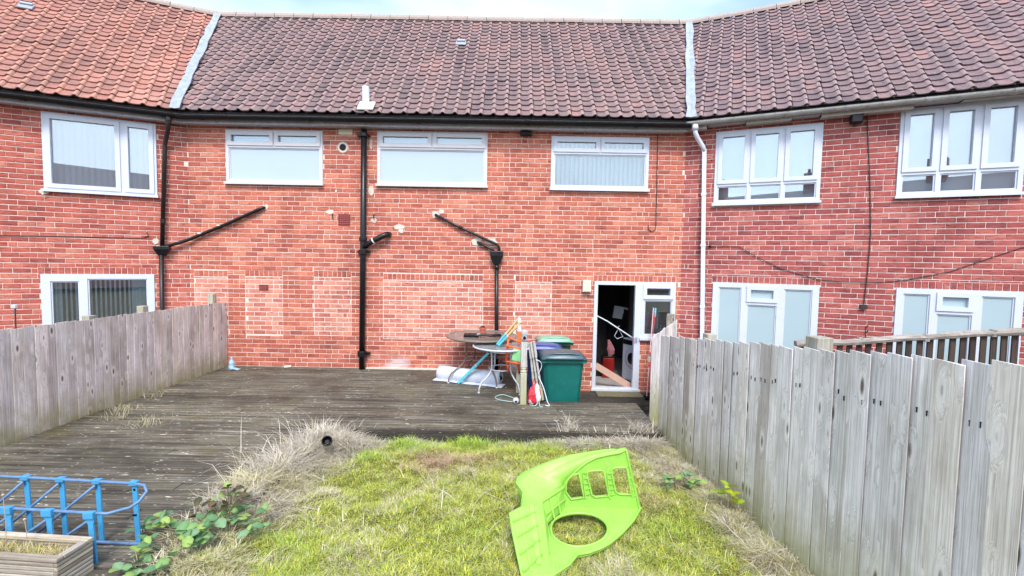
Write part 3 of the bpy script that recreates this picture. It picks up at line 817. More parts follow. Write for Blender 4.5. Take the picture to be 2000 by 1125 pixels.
# ---- gutters, fascias
def gutter(house, u0, u1, zc, mat, yc=-0.30, r=0.062, joints=1.9, ends=True):
    n = 9; mb = MB()
    out = [(yc + r * math.cos(a), zc + r * math.sin(a)) for a in np.linspace(math.pi, 2 * math.pi, n)]
    inn = [(yc + (r - .006) * math.cos(a), zc + (r - .006) * math.sin(a)) for a in np.linspace(2 * math.pi, math.pi, n)]
    pr = out + inn; m = len(pr)
    mb.add([(u0, y, z) for y, z in pr] + [(u1, y, z) for y, z in pr], [(i, (i+1) % m, m + (i+1) % m, m + i) for i in range(m)])
    g = mb.build('gutter', M[mat], house, smooth=False)
    u = u0 + 0.4
    while u < u1:
        mb = MB()
        o2 = [(yc + (r + .008) * math.cos(a), zc + (r + .008) * math.sin(a)) for a in np.linspace(math.pi, 2 * math.pi, n)]
        mb.add([(u, y, z) for y, z in o2] + [(u + .07, y, z) for y, z in o2] , [(i, i+1, n+i+1, n+i) for i in range(n-1)])
        mb.add([(u, y, z) for y, z in o2] + [(u, yc, zc)], [tuple(range(n + 1))])
        mb.add([(u + .07, y, z) for y, z in o2] + [(u + .07, yc, zc)], [tuple(range(n, -1, -1))])
        mb.build('gutter_bracket', M[mat], g); u += joints
    return g
def fascia(house, u0, u1, z0, z1, mat, y=-0.215, joint=None):
    mb = MB(); mb.box(u0, u1, y, y + .02, z0, z1)
    mb.box(u0, u1, y + .02, -0.002, z0 + .012, z0 + .022)
    mb.build('fascia', M[mat], house)
gutter(H_MID, VL.x - .03, VR.x + .02, 4.415, 'black')
fascia(H_MID, VL.x + .02, -2.93, 4.312, 4.545, 'fascia'); fascia(H_MID, -2.925, VR.x, 4.312, 4.545, 'fascia')
gutter(H_LEFT, -4.4, 0.30 * math.tan(TH / 2) + .0, 4.425, 'black')
fascia(H_LEFT, -4.4, 0.04, 4.318, 4.545, 'fascia')
gutter(H_RIGHT, 0.02, 6.4, 4.45, 'gutter_grey', joints=0.95)
fascia(H_RIGHT, -0.02, 0.35, 4.34, 4.555, 'fascia_r'); fascia(H_RIGHT, 0.36, 0.95, 4.39, 4.555, 'fascia'); fascia(H_RIGHT, 0.96, 1.62, 4.355, 4.555, 'fascia_r')
fascia(H_RIGHT, 1.63, 2.02, 4.39, 4.555, 'fascia'); fascia(H_RIGHT, 2.03, 3.18, 4.345, 4.555, 'fascia_r'); fascia(H_RIGHT, 3.19, 3.75, 4.41, 4.555, 'fascia'); fascia(H_RIGHT, 3.76, 6.4, 4.39, 4.555, 'fascia_r')

# shells that close the houses at the back
for h, a, b in ((H_MID, -5.9, 3.06), (H_LEFT, -4.4, -0.1), (H_RIGHT, 0.1, 6.4)):
    mb = MB(); mb.add([(a, 5.6, -.47), (b, 5.6, -.47), (b, 5.6, 4.6), (a, 5.6, 4.6)], [(0,1,2,3)])
    mb.add([(a, .28, -.47), (a, 5.6, -.47), (a, 5.6, 4.6), (a, .28, 4.6)], [(0,1,2,3)])
    mb.add([(b, .28, -.47), (b, 5.6, -.47), (b, 5.6, 4.6), (b, .28, 4.6)], [(3,2,1,0)])
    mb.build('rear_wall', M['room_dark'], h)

# ---- pipes on the middle house
def collar(mb, x, y, z, r, h=0.05):
    mb.lathe([(r, z - h/2), (r + .006, z - h/2 + .008), (r + .006, z + h/2 - .008), (r, z + h/2)], (x, y, 0), 14)
sp = MB(); sp.tube([(-2.70, -.10, 4.29), (-2.72, -.10, 2.2), (-2.745, -.10, -0.055)], 0.052, 14)
spo = sp.build('soil_pipe', M['iron'], H_MID, smooth=True)
for cx_, cz_, cr_, ch_ in ((-2.70, 4.19, 0.068, 0.07), (-2.718, 2.33, 0.066, 0.07), (-2.722, 2.10, 0.07, 0.09), (-2.742, 0.23, 0.075, 0.1)):
    mb = MB(); collar(mb, cx_, -.10, cz_, cr_, ch_)
    if cr_ > .067: mb.box(-2.83, -2.61, -.075, -.012, cz_ - .02, cz_ + .02)
    mb.build('pipe_collar', M['iron'], spo)
mb = MB(); mb.tube([(-2.72, -.10, 2.18), (-2.55, -.115, 2.29), (-2.34, -.12, 2.40), (-2.285, -.09, 2.425), (-2.27, -.01, 2.43)], 0.052, 12)
br = mb.build('branch_pipe', M['iron'], spo, smooth=True)
mb = MB(); mb.tube([(-2.535, -.116, 2.297), (-2.515, -.117, 2.308)], 0.06, 14); mb.build('pipe_clip', M['pipe_white'], spo)

def w2l(h, p): return h.matrix_world.inverted() @ Vector(p)
jL = H_LEFT.matrix_world @ Vector((-0.335, -0.11, 2.13))
mb = MB(); mb.tube([(-4.55, -.01, 2.875), (-4.56, -.05, 2.87), (-4.62, -.06, 2.84), (-5.2, -.06, 2.57), (-5.85, -.07, 2.29), (-6.02, -.12, 2.215), tuple(jL)], 0.03, 10)
wp = mb.build('waste_pipe', M['iron'], H_MID, smooth=True)
for t in (-5.35, -5.7):
    z = 2.57 + (t + 5.2) * (0.28 / .65); mb = MB(); mb.box(t - .03, t + .03, -.10, -.01, z + .02, z + .045)
    mb.build('pipe_clip', M['cement'], wp)
mb = MB(); mb.tube([(-1.42, -.01, 2.80), (-1.41, -.05, 2.795), (-0.98, -.06, 2.585), (-0.28, -.06, 2.275), (-0.245, -.065, 2.22), (-0.23, -.07, 2.13)], 0.024, 9)
mb.tube([(-0.99, -.06, 2.59), (-0.93, -.06, 2.562)], 0.031, 9)
wp2 = mb.build('waste_pipe', M['iron'], H_MID, smooth=True)
mb = MB(); mb.tube([(-0.64, -.01, 2.315), (-0.625, -.05, 2.307), (-0.36, -.06, 2.185), (-0.33, -.07, 2.13)], 0.024, 9)
mb.build('waste_pipe', M['iron'], H_MID, smooth=True)
def hopper(house, u, z, w, h, d, mat):
    mb = MB(); a = w / 2; b = w * .24
    mb.add([(u-a,-.16,z),(u+a,-.16,z),(u+a,-.015,z),(u-a,-.015,z),(u-a,-.16,z-h*.35),(u+a,-.16,z-h*.35),(u+a,-.015,z-h*.35),(u-a,-.015,z-h*.35),
            (u-b,-.11,z-h),(u+b,-.11,z-h),(u+b,-.03,z-h),(u-b,-.03,z-h)],
           [(4,5,1,0),(5,6,2,1),(6,7,3,2),(7,4,0,3),(8,9,5,4),(9,10,6,5),(10,11,7,6),(11,8,4,7),(11,10,9,8),(0,1,2,3)])
    return mb.build('hopper', M[mat], house, bevel=0.006)
hopper(H_MID, -0.29, 2.155, 0.24, 0.24, .15, 'iron')
mb = MB(); mb.tube([(-0.288, -.07, 1.93), (-0.26, -.07, -0.05)], 0.036, 12); mb.tube([(-0.287, -.07, 1.89), (-0.286, -.07, 1.83)], 0.043, 12)
mb.build('downpipe', M['iron'], H_MID, smooth=True)
# patches, holes, vents, box
def disc(mb, x, z, r, y0, y1, n=18): mb.tube([(x, y0, z), (x, y1, z)], r, n)
def blob(mb, x, z, rx, rz, y, seed):
    rr = random.Random(seed); n = 13; P = [(x + rx * math.cos(6.283*k/n) * rr.uniform(.7, 1.1), y, z + rz * math.sin(6.283*k/n) * rr.uniform(.7, 1.1)) for k in range(n)]
    mb.add(P + [(p[0], 0.0, p[2]) for p in P], [tuple(range(n))] + [(i, n+i, n+(i+1) % n, (i+1) % n) for i in range(n)])
mb = MB(); disc(mb, -3.113, 3.987, 0.098, 0.0, -0.013); mb.build('cement_patch', M['cement'], wall_mid)
for q in ((-2.09, 2.57, .12, .05), (-2.05, 2.50, .05, .05), (-2.60, 3.22, .06, .09), (-0.67, 2.33, .11, .08), (-0.40, 2.33, .13, .07), (-1.42, 2.81, .085, .07), (-1.32, 2.86, .06, .04), (-2.55, 2.68, .06, .05), (-3.35, 2.82, .08, .05), (-3.24, 3.2, .02, .03), (-4.53, 2.89, .06, .05), (-2.60, 4.05, .03, .1)):
    mb = MB(); blob(mb, q[0], q[1], q[2], q[3], -0.0125, int(q[0] * 100)); mb.build('cement_patch', M['cement'], wall_mid)
mb = MB(); mb.box(-3.19, -2.94, -.014, .0, 4.215, 4.31); mb.build('pale_brick', M['beige'], wall_mid)
mb = MB(); disc(mb, -3.113, 3.987, 0.06, -0.0131, -0.0155); mb.build('flue_hole', M['black'], wall_mid)
mb = MB()
def airbrick(u0, u1, z0, z1, nu, nz):
    hs = []; du = (u1 - u0) / nu; dz = (z1 - z0) / nz
    for i in range(nu):
        for j in range(nz): hs.append((u0 + du * (i + .22), u0 + du * (i + .78), z0 + dz * (j + .22), z0 + dz * (j + .78)))
    mb = MB(); mb.holes(u0, u1, z0, z1, hs, -0.017, -0.010)
    v = mb.build('air_brick', M['terra'], wall_mid)
    mb = MB(); mb.box(u0 + .005, u1 - .005, -.0102, -.0094, z0 + .005, z1 - .005); mb.build('vent_backing', M['black'], wall_mid)
airbrick(-3.20, -2.985, 2.578, 2.785, 6, 6); airbrick(-4.665, -4.50, 1.363, 1.468, 7, 4)
mb = MB(); mb.box(1.295, 1.445, -.10, -.01, 1.44, 1.655); mb.box(1.31, 1.43, -.108, -.10, 1.455, 1.64); mb.build('alarm_box', M['beige'], H_MID, bevel=0.012)
mb = MB(); mb.box(0.10, 0.31, -.12, -.01, 4.235, 4.31); mb.build('soffit_vent', M['black'], H_MID, bevel=0.01)
mb = MB(); mb.tube([(2.587, -.02, 4.32), (2.60, -.02, 3.5), (2.612, -.02, 2.68), (2.60, -.02, 2.60), (2.55, -.02, 2.562), (2.50, -.02, 2.58), (2.472, -.02, 2.62), (2.468, -.03, 2.68)], 0.007, 6)
mb.build('cable', M['cable'], H_MID)
for x, z in ((-3.30, 2.78), (-2.55, 2.79)):
    mb = MB(); mb.tube([(x, -.01, z), (x, -.04, z), (x + .01, -.04, z - .09)], 0.01, 6); mb.build('wall_hook', M['cable'], H_MID)
# cement fillet at the wall foot
mb = MB(); mb.bar((-2.68, -.02, -.05), (-0.2, -.02, -.055), 0.10, 0.03); mb.build('cement_fillet', M['cement'], H_MID)

# ---- pipes and cables on the side houses
mb = MB(); mb.tube([(-0.20, -.29, 4.36), (-0.205, -.28, 4.26), (-0.24, -.2, 4.14), (-0.30, -.09, 3.98), (-0.312, -.08, 3.88), (-0.39, -.08, 2.10)], 0.035, 12)
dp = mb.build('downpipe', M['brown_pipe'], H_LEFT, smooth=True)
mb = MB(); mb.tube([(-0.403, -.08, 1.98), (-0.43, -.08, -0.45)], 0.036, 12)
mb.build('downpipe', M['brown_pipe'], H_LEFT, smooth=True)
hopper(H_LEFT, -0.39, 2.14, 0.23, 0.17, .15, 'iron')
mb = MB(); mb.tube([(-0.366, -.08, 2.62), (-0.3665, -.08, 2.55)], 0.042, 12); mb.tube([(-0.20, -.29, 4.37), (-0.2, -.288, 4.31)], 0.05, 12)
mb.build('pipe_collar', M['brown_pipe'], dp)
mb = MB(); mb.tube([(-4.4, -.012, 2.22), (-2.5, -.012, 2.25), (-1.5, -.012, 2.265), (-0.8, -.012, 2.27), (-0.66, -.013, 2.28), (-0.6, -.03, 2.32), (-0.615, -.04, 2.38)], 0.008, 6)
mb.build('cable', M['cable'], H_LEFT)
for q in ((-0.50, 2.22, .05, .06), (-1.98, 2.985, .07, .05)):
    mb = MB(); blob(mb, *q, -.0125, 5); mb.build('cement_patch', M['cement'], H_LEFT)

mb = MB(); mb.tube([(0.165, -.30, 4.40), (0.167, -.29, 4.27), (0.20, -.24, 4.19), (0.29, -.10, 4.06), (0.315, -.085, 3.98)], 0.04, 12)
mb.tube([(0.165, -.30, 4.40), (0.166, -.295, 4.31)], 0.052, 12)
mb.build('swan_neck', M['pipe_white'], H_RIGHT, smooth=True)
mb = MB(); mb.box(-0.036, 0.036, -0.03, 0.03, -0.4, 4.02)
dp = mb.build('downpipe', M['pipe_white'], H_RIGHT, (0.425, -.085, 0), (0, R(-1.55), 0), bevel=0.01)
for z in (3.2, 2.3, 1.2):
    mb = MB(); mb.box(-0.042, 0.042, -0.037, 0.04, z, z + .05); mb.build('pipe_collar', M['pipe_white'], dp)
mb = MB(); mb.tube([(0.40, -.03, 2.35), (0.5, -.03, 2.312), (0.7, -.025, 2.315), (0.93, -.025, 2.31), (1.2, -.025, 2.14), (1.6, -.02, 1.93), (2.15, -.02, 1.76), (2.6, -.02, 1.735), (3.0, -.02, 1.75), (3.3, -.02, 1.80), (3.8, -.02, 1.94), (4.3, -.02, 2.18), (4.56, -.02, 2.30), (4.9, -.02, 2.33)], 0.006, 6)
mb.build('cable', M['cable'], H_RIGHT)
mb = MB(); mb.tube([(2.66, -.02, 4.36), (2.68, -.02, 4.1), (2.75, -.02, 3.3), (2.80, -.02, 2.5), (2.79, -.02, 1.9), (2.765, -.025, 1.35)], 0.0075, 6)
mb.box(2.72, 2.81, -.05, -.009, 1.31, 1.385)
mb.build('cable', M['cable'], H_RIGHT)
mb = MB(); mb.box(2.42, 2.58, -.20, -.06, 4.22, 4.35); mb.bar((2.5, -.06, 4.30), (2.5, 0, 4.33), .05, .05)
sl_ = mb.build('security_light', M['black'], H_RIGHT, bevel=0.02)
mb = MB(); mb.box(2.44, 2.56, -.206, -.2005, 4.235, 4.335); mb.build('lamp_glass', M['iron'], sl_)
mb = MB(); disc(mb, 0.44, 3.83, .012, -.009, -.014); disc(mb, 0.47, 2.30, .02, -.009, -.03); mb.build('wall_plug', M['black'], H_RIGHT)

# ================================================================== DECK
deck = bpy.data.objects.new('deck', None); link(deck); deck['kind'] = 'structure'
def deck_edge(y):           # right-hand edge of the long left arm of the deck
    return -2.02 - 0.12 * min(1.0, max(0.0, (-3.1 - y) / 1.2)) - 0.02 * max(0, -4.3 - y)
BP = 0.144
def board_mesh(l, low=False):
    mb = MB(); t = 0.028; n = 7; w = 0.137
    # grooved board: ribbed top
    V = []; F = []
    P = []
    for k in range(n):
        a = -w / 2 + k * w / n; s_ = w / n
        P += [(a + .0035, 0.0), (a + s_ - .0035, 0.0), (a + s_ - .0015, -.004)] if k < n - 1 else [(a + .0035, 0.0), (a + s_ - .002, 0.0)]
    P = [(-w / 2, -t)] + [(-w / 2, -.003)] + P + [(w / 2, -.003), (w / 2, -t)]
    m = len(P)
    mb.add([(-l / 2, y, z) for y, z in P] + [(l / 2, y, z) for y, z in P], [(i, m + i, m + i + 1, i + 1) for i in range(m - 1)] + [tuple(range(m)), tuple(range(2 * m - 1, m - 1, -1))])
    return mb
bcache = {}
rr = random.Random(5)
def deck_board(x0, x1, y, z, mat):
    l = round((x1 - x0) * 5) / 5; key = (l, mat)
    if l < 0.2: return
    if key not in bcache: bcache[key] = board_mesh(l).mesh('deck_board', M[mat])
    o = bpy.data.objects.new('deck_board', bcache[key])
    link(o, deck, ((x0 + x1) / 2, y + rr.uniform(-.0025, .0025), z + rr.uniform(-.0035, .0025)), (rr.uniform(-.01, .01), rr.uniform(-.0012, .0012), rr.uniform(-.0015, .0015)))
    o.scale = ((x1 - x0 - 0.004) / l, 1, 1)
k = 0
y = -0.075
while y > -6.9:
    x0 = -5.33
    if y > -1.86: x1 = 0.27
    elif y > -3.06: x1 = 1.84
    else: x1 = deck_edge(y)
    cuts = [x0]
    c = x0 + (1.2, 2.4, 1.8)[k % 3] + rr.uniform(-.02, .02)
    while c < x1 - 0.5: cuts.append(c); c += 2.4
    cuts.append(x1)
    for a, b in zip(cuts[:-1], cuts[1:]): deck_board(a, b, y, -0.06, 'deck')
    y -= BP; k += 1
y = -0.075
while y > -1.86:
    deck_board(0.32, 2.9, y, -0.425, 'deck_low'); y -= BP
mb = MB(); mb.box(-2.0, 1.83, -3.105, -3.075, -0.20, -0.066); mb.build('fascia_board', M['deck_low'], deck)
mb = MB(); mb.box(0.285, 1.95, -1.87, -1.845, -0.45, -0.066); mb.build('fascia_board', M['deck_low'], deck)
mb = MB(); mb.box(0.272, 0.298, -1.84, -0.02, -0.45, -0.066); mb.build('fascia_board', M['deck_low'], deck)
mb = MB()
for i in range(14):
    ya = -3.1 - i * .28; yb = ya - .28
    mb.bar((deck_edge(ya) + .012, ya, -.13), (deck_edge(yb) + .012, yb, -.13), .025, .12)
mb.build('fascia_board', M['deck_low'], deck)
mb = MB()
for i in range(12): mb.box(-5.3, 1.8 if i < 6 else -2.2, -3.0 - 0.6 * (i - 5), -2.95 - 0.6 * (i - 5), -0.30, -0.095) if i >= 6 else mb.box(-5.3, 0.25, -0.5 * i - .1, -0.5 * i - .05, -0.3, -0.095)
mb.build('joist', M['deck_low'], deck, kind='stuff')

# ================================================================== FENCES
def fence_board_mesh(w, name, mat, h=1.0, seed=0, flip=False):
    r_ = random.Random(seed); mb = MB()
    a, b = -w / 2, w / 2; n = 5; V = []
    zs = [0, h * .3, h * .62, h * .9, h]
    for z in zs:
        j = r_.uniform(-.0015, .0015)
        row = [(a + j, -.004, z), (b + j, -.0135, z), (b + j, -.0085, z), (a + j, 0.001, z)]
        if flip: row = [(-x_, y_, z_) for x_, y_, z_ in (row[1], row[0], row[3], row[2])]
        V += row
    V[-3] = (V[-3][0], V[-3][1], h - r_.uniform(0, .006))
    F = []
    for k in range(4):
        for q in range(4): F.append((k*4+q, k*4+(q+1) % 4, (k+1)*4+(q+1) % 4, (k+1)*4+q))
    F += [(3,2,1,0), (16,17,18,19)]
    mb.add(V, F)
    return mb.mesh(name, mat)
def fence(name, label, P0, P1, zb, zt0, zt1, pitch, matk, side, seed, posts=(), rails=True, group='timber board fences'):
    """boards from P0 to P1; side +1: boards face left of the walking direction"""
    P0 = Vector(P0); P1 = Vector(P1); d = P1 - P0; Ln = d.length; d.normalize()
    ang = math.atan2(d.y, d.x)
    t = thing(name, label, 'fence', (P0.x, P0.y, 0), ang, group)
    r_ = random.Random(seed)
    ms = [fence_board_mesh(pitch + .027, 'fence_board', M[matk], 1.0, seed + k, side > 0) for k in range(5)]
    n = int(Ln / pitch)
    for k in range(n):
        u = (k + .5) * pitch; f = u / Ln
        h = zt0 + (zt1 - zt0) * f - zb + r_.uniform(-.012, .008)
        o = bpy.data.objects.new('fence_board', r_.choice(ms))
        link(o, t, (u, 0.004 * (k % 2) * 0 + r_.uniform(-.002, .002), zb), (r_.uniform(-.008, .008), r_.uniform(-.004, .004), (0 if side < 0 else math.pi) + r_.uniform(-.015, .015)))
        o.scale = (1, 1, h)
    if matk == 'fence_r' and zt1 > 1.3:
        nm = MB(); nm.tube([(0, -.0128, 0), (0, -.004, 0)], .0030, 6); nm.box(-.0011, .0011, -.0118, -.004, -.026, 0)
        nme = nm.mesh('nail', M['iron'])
        for k in range(6, n):
            u = (k + .5) * pitch; f = u / Ln; ht = zt0 + (zt1 - zt0) * f
            for dx in (-.022, .03):
                o = bpy.data.objects.new('nail', nme); link(o, t, (u + dx + r_.uniform(-.006, .006), 0.004 if dx < 0 else -.002, ht - .27 + r_.uniform(-.015, .015)))
    if rails:
        for fz in (0.18, 0.78):
            mb = MB(); s_ = 1 if side < 0 else -1
            za = zb + (zt0 - zb) * fz; zc = zb + (zt1 - zb) * fz
            mb.bar((0, .03 * s_, za), (Ln, .03 * s_, zc), .045, .07)
            mb.build('fence_rail', M['rail'], t)
    for (u, ex, w) in posts:
        f = u / Ln; mb = MB(); s_ = 1 if side < 0 else -1
        top = zt0 + (zt1 - zt0) * f + ex
        y0 = .055 * s_; hw = w / 2
        mb.box(u - hw, u + hw, min(y0, y0 + w * s_), max(y0, y0 + w * s_), zb - .1, top)
        mb.build('fence_post', M['post'], t, bevel=0.006)
    return t
# left fence: seen face looks to +x ; walking from the wall towards the viewer
fence('board_fence', 'pinkish grey timber fence along the left edge of the deck', (-5.27, -0.04), (-5.44, -5.4), -0.09, 1.135, 1.175, 0.118, 'fence_l', 1, 3,
      posts=((0.22, 0.16, .10), (1.72, 0.08, .10), (2.55, 0.03, .10), (4.4, 0.03, .10)))
fence('board_fence', 'tall silver grey timber fence along the right side of the lawn', (1.85, -2.86), (2.245, -7.20), -0.22, 1.10, 1.655, 0.129, 'fence_r', -1, 9,
      posts=((0.95, 0.05, .10), (2.42, 0.075, .12), (3.9, 0.03, .1)))
fence('board_fence', 'short weathered fence beside the back door step', (1.93, -2.25), (3.02, -0.18), -0.47, 0.985, 0.985, 0.125, 'fence_r', -1, 21,
      posts=((2.25, 0.09, .12),), rails=True)

# low handrail with dark pickets in the neighbouring garden
t = thing('picket_railing', 'knotty grey handrail with dark brown pickets outside the right house', 'railing', (3.95, -2.15, 0), math.atan2(-0.45, 2.65))
Lr = math.hypot(2.65, 0.45)
mb = MB()
pts = []
for k in range(15):
    f = k / 14; pts.append((f * Lr, 0.012 * math.sin(k * 2.1), 0.90 + 0.30 * f ** 1.1 + 0.006 * math.sin(k * 1.3)))
rr_ = random.Random(12)
mb.tube([(p[0], p[1], p[2] + rr_.uniform(-.008, .008)) for p in pts], [.046 * rr_.uniform(.84, 1.14) for p in pts], 8)
for k in (1, 4, 8, 12): mb.lathe([(.01, -.056), (.036, -.045), (.04, .045), (.012, .058)], (pts[k][0] + .05, pts[k][1], pts[k][2]), 8)
mb.build('handrail', M['rail'], t)
r_ = random.Random(2)
pm = MB(); pm.box(-.034, .034, -.011, .011, 0, 1); pme = pm.mesh('picket', M['picket'])
for k in range(22):
    u = .08 + k * .122
    if u > Lr: break
    o = bpy.data.objects.new('picket', pme); link(o, t, (u, .035, -.4), (0, r_.uniform(-.01, .01), 0)); o.scale = (1, 1, 1.27 + .30 * u / Lr)
mb = MB(); mb.bar((0, .06, .1), (Lr, .06, .35), .04, .08); mb.build('lower_rail', M['picket'], t)

# ================================================================== BINS
def wheelie_bin(label, loc, rotz, body_c, lid_c, W=0.60, Dp=0.66, H=1.09, lid_open=0.0):
    mbody = paint('bin plastic', body_c, 0.38, 0.09, 5, spec=0.5, dirt=tuple(min(1, x * 1.25 + .01) for x in body_c)); mlid = paint('bin lid plastic', lid_c, 0.33, 0.16, 7, spec=0.55, dirt=tuple(x * .7 + .05 for x in lid_c))
    t = thing('wheelie_bin', label, 'bin', loc, rotz, 'wheelie bins by the back door')
    hb = H - 0.11; wt, wb = W / 2 - .025, W / 2 - .085; d0t, d1t = -Dp / 2 + .02, Dp / 2 - .05; d0b, d1b = -Dp / 2 + .12, Dp / 2 - .08
    mb = MB()
    lev = [(0.0, 0), (0.25, .0), (0.62, 0), (0.86, 0), (1.0, 0)]
    V = []; rings = 0
    for f, _ in lev:
        z = .03 + f * (hb - .03); w = wb + (wt - wb) * f; a = d0b + (d0t - d0b) * f; b = d1b + (d1t - d1b) * f; c = .05
        V += [(-w + c, a, z), (w - c, a, z), (w, a + c, z), (w, b - c, z), (w - c, b, z), (-w + c, b, z), (-w, b - c, z), (-w, a + c, z)]; rings += 1
    F = []
    for r in range(rings - 1):
        for q in range(8): F.append((r*8+q, r*8+(q+1) % 8, (r+1)*8+(q+1) % 8, (r+1)*8+q))
    F += [tuple(range(7, -1, -1)), tuple(range((rings-1)*8, rings*8))]
    mb.add(V, F)
    b = mb.build('bin_body', mbody, t, bevel=0.012)
    mb = MB(); mb.holes(-wt - .028, wt + .028, d0t - .03, d1t + .03, [(-wt + .02, wt - .02, d0t + .02, d1t - .02)], hb - .055, hb)
    mb.v = [(x, z, y) for x, y, z in mb.v]; mb.f = [tuple(reversed(f)) for f in mb.f]
    mb.build('bin_rim', mbody, t, bevel=0.006)
    # lid: shallow crowned shell with a raised frame and front lip
    mb = MB(); nu, nv = 9, 9; V = []
    for jv in range(nv):
        for iu in range(nu):
            fu, fv = iu / (nu - 1), jv / (nv - 1)
            x = (fu - .5) * (W + .02); y = d0t - .055 + fv * (Dp + .03)
            edge = min(fu, 1 - fu, fv, 1 - fv)
            crown = .065 * math.sin(math.pi * fu) ** .6 * (0.35 + .65 * math.sin(math.pi * min(1, fv * .9 + .1)) ** .7)
            z = hb + .004 + (crown if edge > .01 else 0) + (.02 if .1 < fu < .9 and .12 < fv < .3 else 0)
            V.append((x, y, z))
    F = [(jv*nu+iu, jv*nu+iu+1, (jv+1)*nu+iu+1, (jv+1)*nu+iu) for jv in range(nv-1) for iu in range(nu-1)]
    mb.add(V, F)
    lid = mb.build('bin_lid', mlid, t, smooth=True)
    md = lid.modifiers.new('thick', 'SOLIDIFY'); md.thickness = .014; md.offset = -1
    mb = MB(); mb.tube([(-W*.42, d0t - .06, hb + .012), (-W*.25, d0t - .075, hb + .02), (W*.25, d0t - .075, hb + .02), (W*.42, d0t - .06, hb + .012)], .013, 7)
    mb.tube([(-W*.36, d0t + .03, hb + .045), (-W*.2, d0t + .015, hb + .075), (W*.2, d0t + .015, hb + .075), (W*.36, d0t + .03, hb + .045)], .012, 7)
    mb.build('lid_grip', mlid, lid, smooth=True)
    mb = MB(); mb.tube([(-W*.4, d1t + .06, hb - .02), (W*.4, d1t + .06, hb - .02)], .016, 8)
    for s_ in (-1, 1): mb.bar((s_ * W*.36, d1t - .01, hb - .03), (s_ * W*.36, d1t + .06, hb - .02), .03, .03)
    mb.build('bin_handle', mbody, t)
    for s_ in (-1, 1):
        mb = MB(); mb.tube([(s_ * (wb - .0), d1b - .02, .1), (s_ * (wb + .055), d1b - .02, .1)], .1, 16)
        mb.build('wheel', M['black'], t, bevel=.008)
    return t
G0 = -0.42
wheelie_bin('dark teal wheelie bin with dark lid standing in front of the blue bin', (0.775, -1.50, G0), R(1.5), (0.006, 0.135, 0.118), (0.05, 0.10, 0.12), W=.655, Dp=.68)
wheelie_bin('navy blue wheelie bin between the teal bin and the back wall', (0.545, -0.86, G0), R(-3), (0.012, 0.045, 0.16), (0.05, 0.075, 0.26), Dp=.60)
wheelie_bin('wheelie bin with a pale green lid pushed up against the brick wall', (0.76, -0.36, G0), R(2), (0.03, 0.09, 0.06), (0.20, 0.42, 0.30), Dp=.58, H=1.13)

# ================================================================== TABLES
def round_table(label, cx, cy, zt, rad, frame_m, top_m, legs_rot, foot_r, zf=-0.06):
    t = thing('patio_table', label, 'table', (cx, cy, zf), 0, 'round glass patio tables')
    h = zt - zf
    mb = MB(); n = 40
    P = [(rad * math.cos(2*math.pi*k/n), rad * math.sin(2*math.pi*k/n), h) for k in range(n + 1)]
    mb.tube(P, .014, 8, False)
    rm = mb.build('table_rim', frame_m, t, smooth=True)
    mb = MB(); mb.lathe([(rad - .008, h - .004), (rad - .008, h + .004)], (0, 0, 0), n); mb.build('glass_top', top_m, t)
    for k in range(4):
        a = legs_rot + k * math.pi / 2; c, s_ = math.cos(a), math.sin(a)
        r1 = rad * .52; mb = MB()
        prof = [(rad * .93, h - .015), (r1, h - .05), (r1 - .03, h - .12), (r1 - .035, h - .33), (r1 - .01, h - .40), (r1 + .06, h - .47), (foot_r - .05, .16), (foot_r - .01, .08), (foot_r, .0)]
        mb.tube([(r * c, r * s_, z) for r, z in prof], .0125, 8)
        mb.build('leg', frame_m, t, smooth=True)
        mb = MB(); mb.lathe([(.017, 0), (.017, .02)], (foot_r * c, foot_r * s_, 0), 8); mb.build('foot_cap', M['pipe_white'], t)
    for zz in (h - .08, h - .36):
        mb = MB(); rr_ = rad * .52 - .03
        mb.tube([(rr_ * math.cos(2*math.pi*k/24), rr_ * math.sin(2*math.pi*k/24), zz) for k in range(25)], .009, 6, False)
        mb.build('brace_ring', frame_m, t, smooth=True)
    return t
def tglass(name, c, fac):
    m, t, bs = newmat(name)
    n = nd(t, 'TexNoise', Vector=nd(t, 'TexCoord').outputs['Object'], Scale=5.0, Detail=6.0).outputs['Fac']
    setc(t, bs, ramp(t, n, [(0.3, tuple(x * .7 for x in c)), (0.7, c)]), 0.18, 0, 0.6)
    tr = nd(t, 'BsdfTransparent', Color=(0.85, 0.9, 0.9))
    mxs = nd(t, 'MixShader', Fac=fac, _1=tr.outputs[0], _2=bs.outputs[0])
    t.links.new(mxs.outputs[0], t.nodes['Material Output'].inputs['Surface'])
    return m
m_gf = paint('grey table tube', (0.52, 0.55, 0.60), 0.35, 0.1, 12)
m_bf = paint('brown table tube', (0.19, 0.15, 0.125), 0.4, 0.2, 12)
round_table('grey framed round glass patio table beside the wooden newel post', -0.13, -1.22, 0.632, 0.47, m_gf, tglass('dusty clear glass', (0.5, 0.54, 0.56), .45), R(38), .45)
round_table('brown framed round glass patio table with a flower pot on it', -0.50, -0.67, 0.692, 0.60, m_bf, tglass('dusty brown glass', (0.26, 0.23, 0.20), .8), R(28), .60)
# flower pot
t = thing('flower_pot', 'small terracotta flower pot on the brown table', 'pot', (-0.50, -0.50, 0.699))
m_tc = paint('terracotta plastic', (0.50, 0.13, 0.085), 0.6, 0.1)
mb = MB(); mb.lathe([(.04, 0), (.054, .085), (.062, .085), (.064, .118), (.055, .118), (.05, .1)], (0, 0, 0), 18); mb.build('pot', m_tc, t, smooth=False)
mb = MB(); mb.lathe([(.05, .1), (.046, .123), (.03, .135), (.008, .14)], (0, 0, 0), 12); mb.build('potting_soil', M['black'], t, smooth=True)
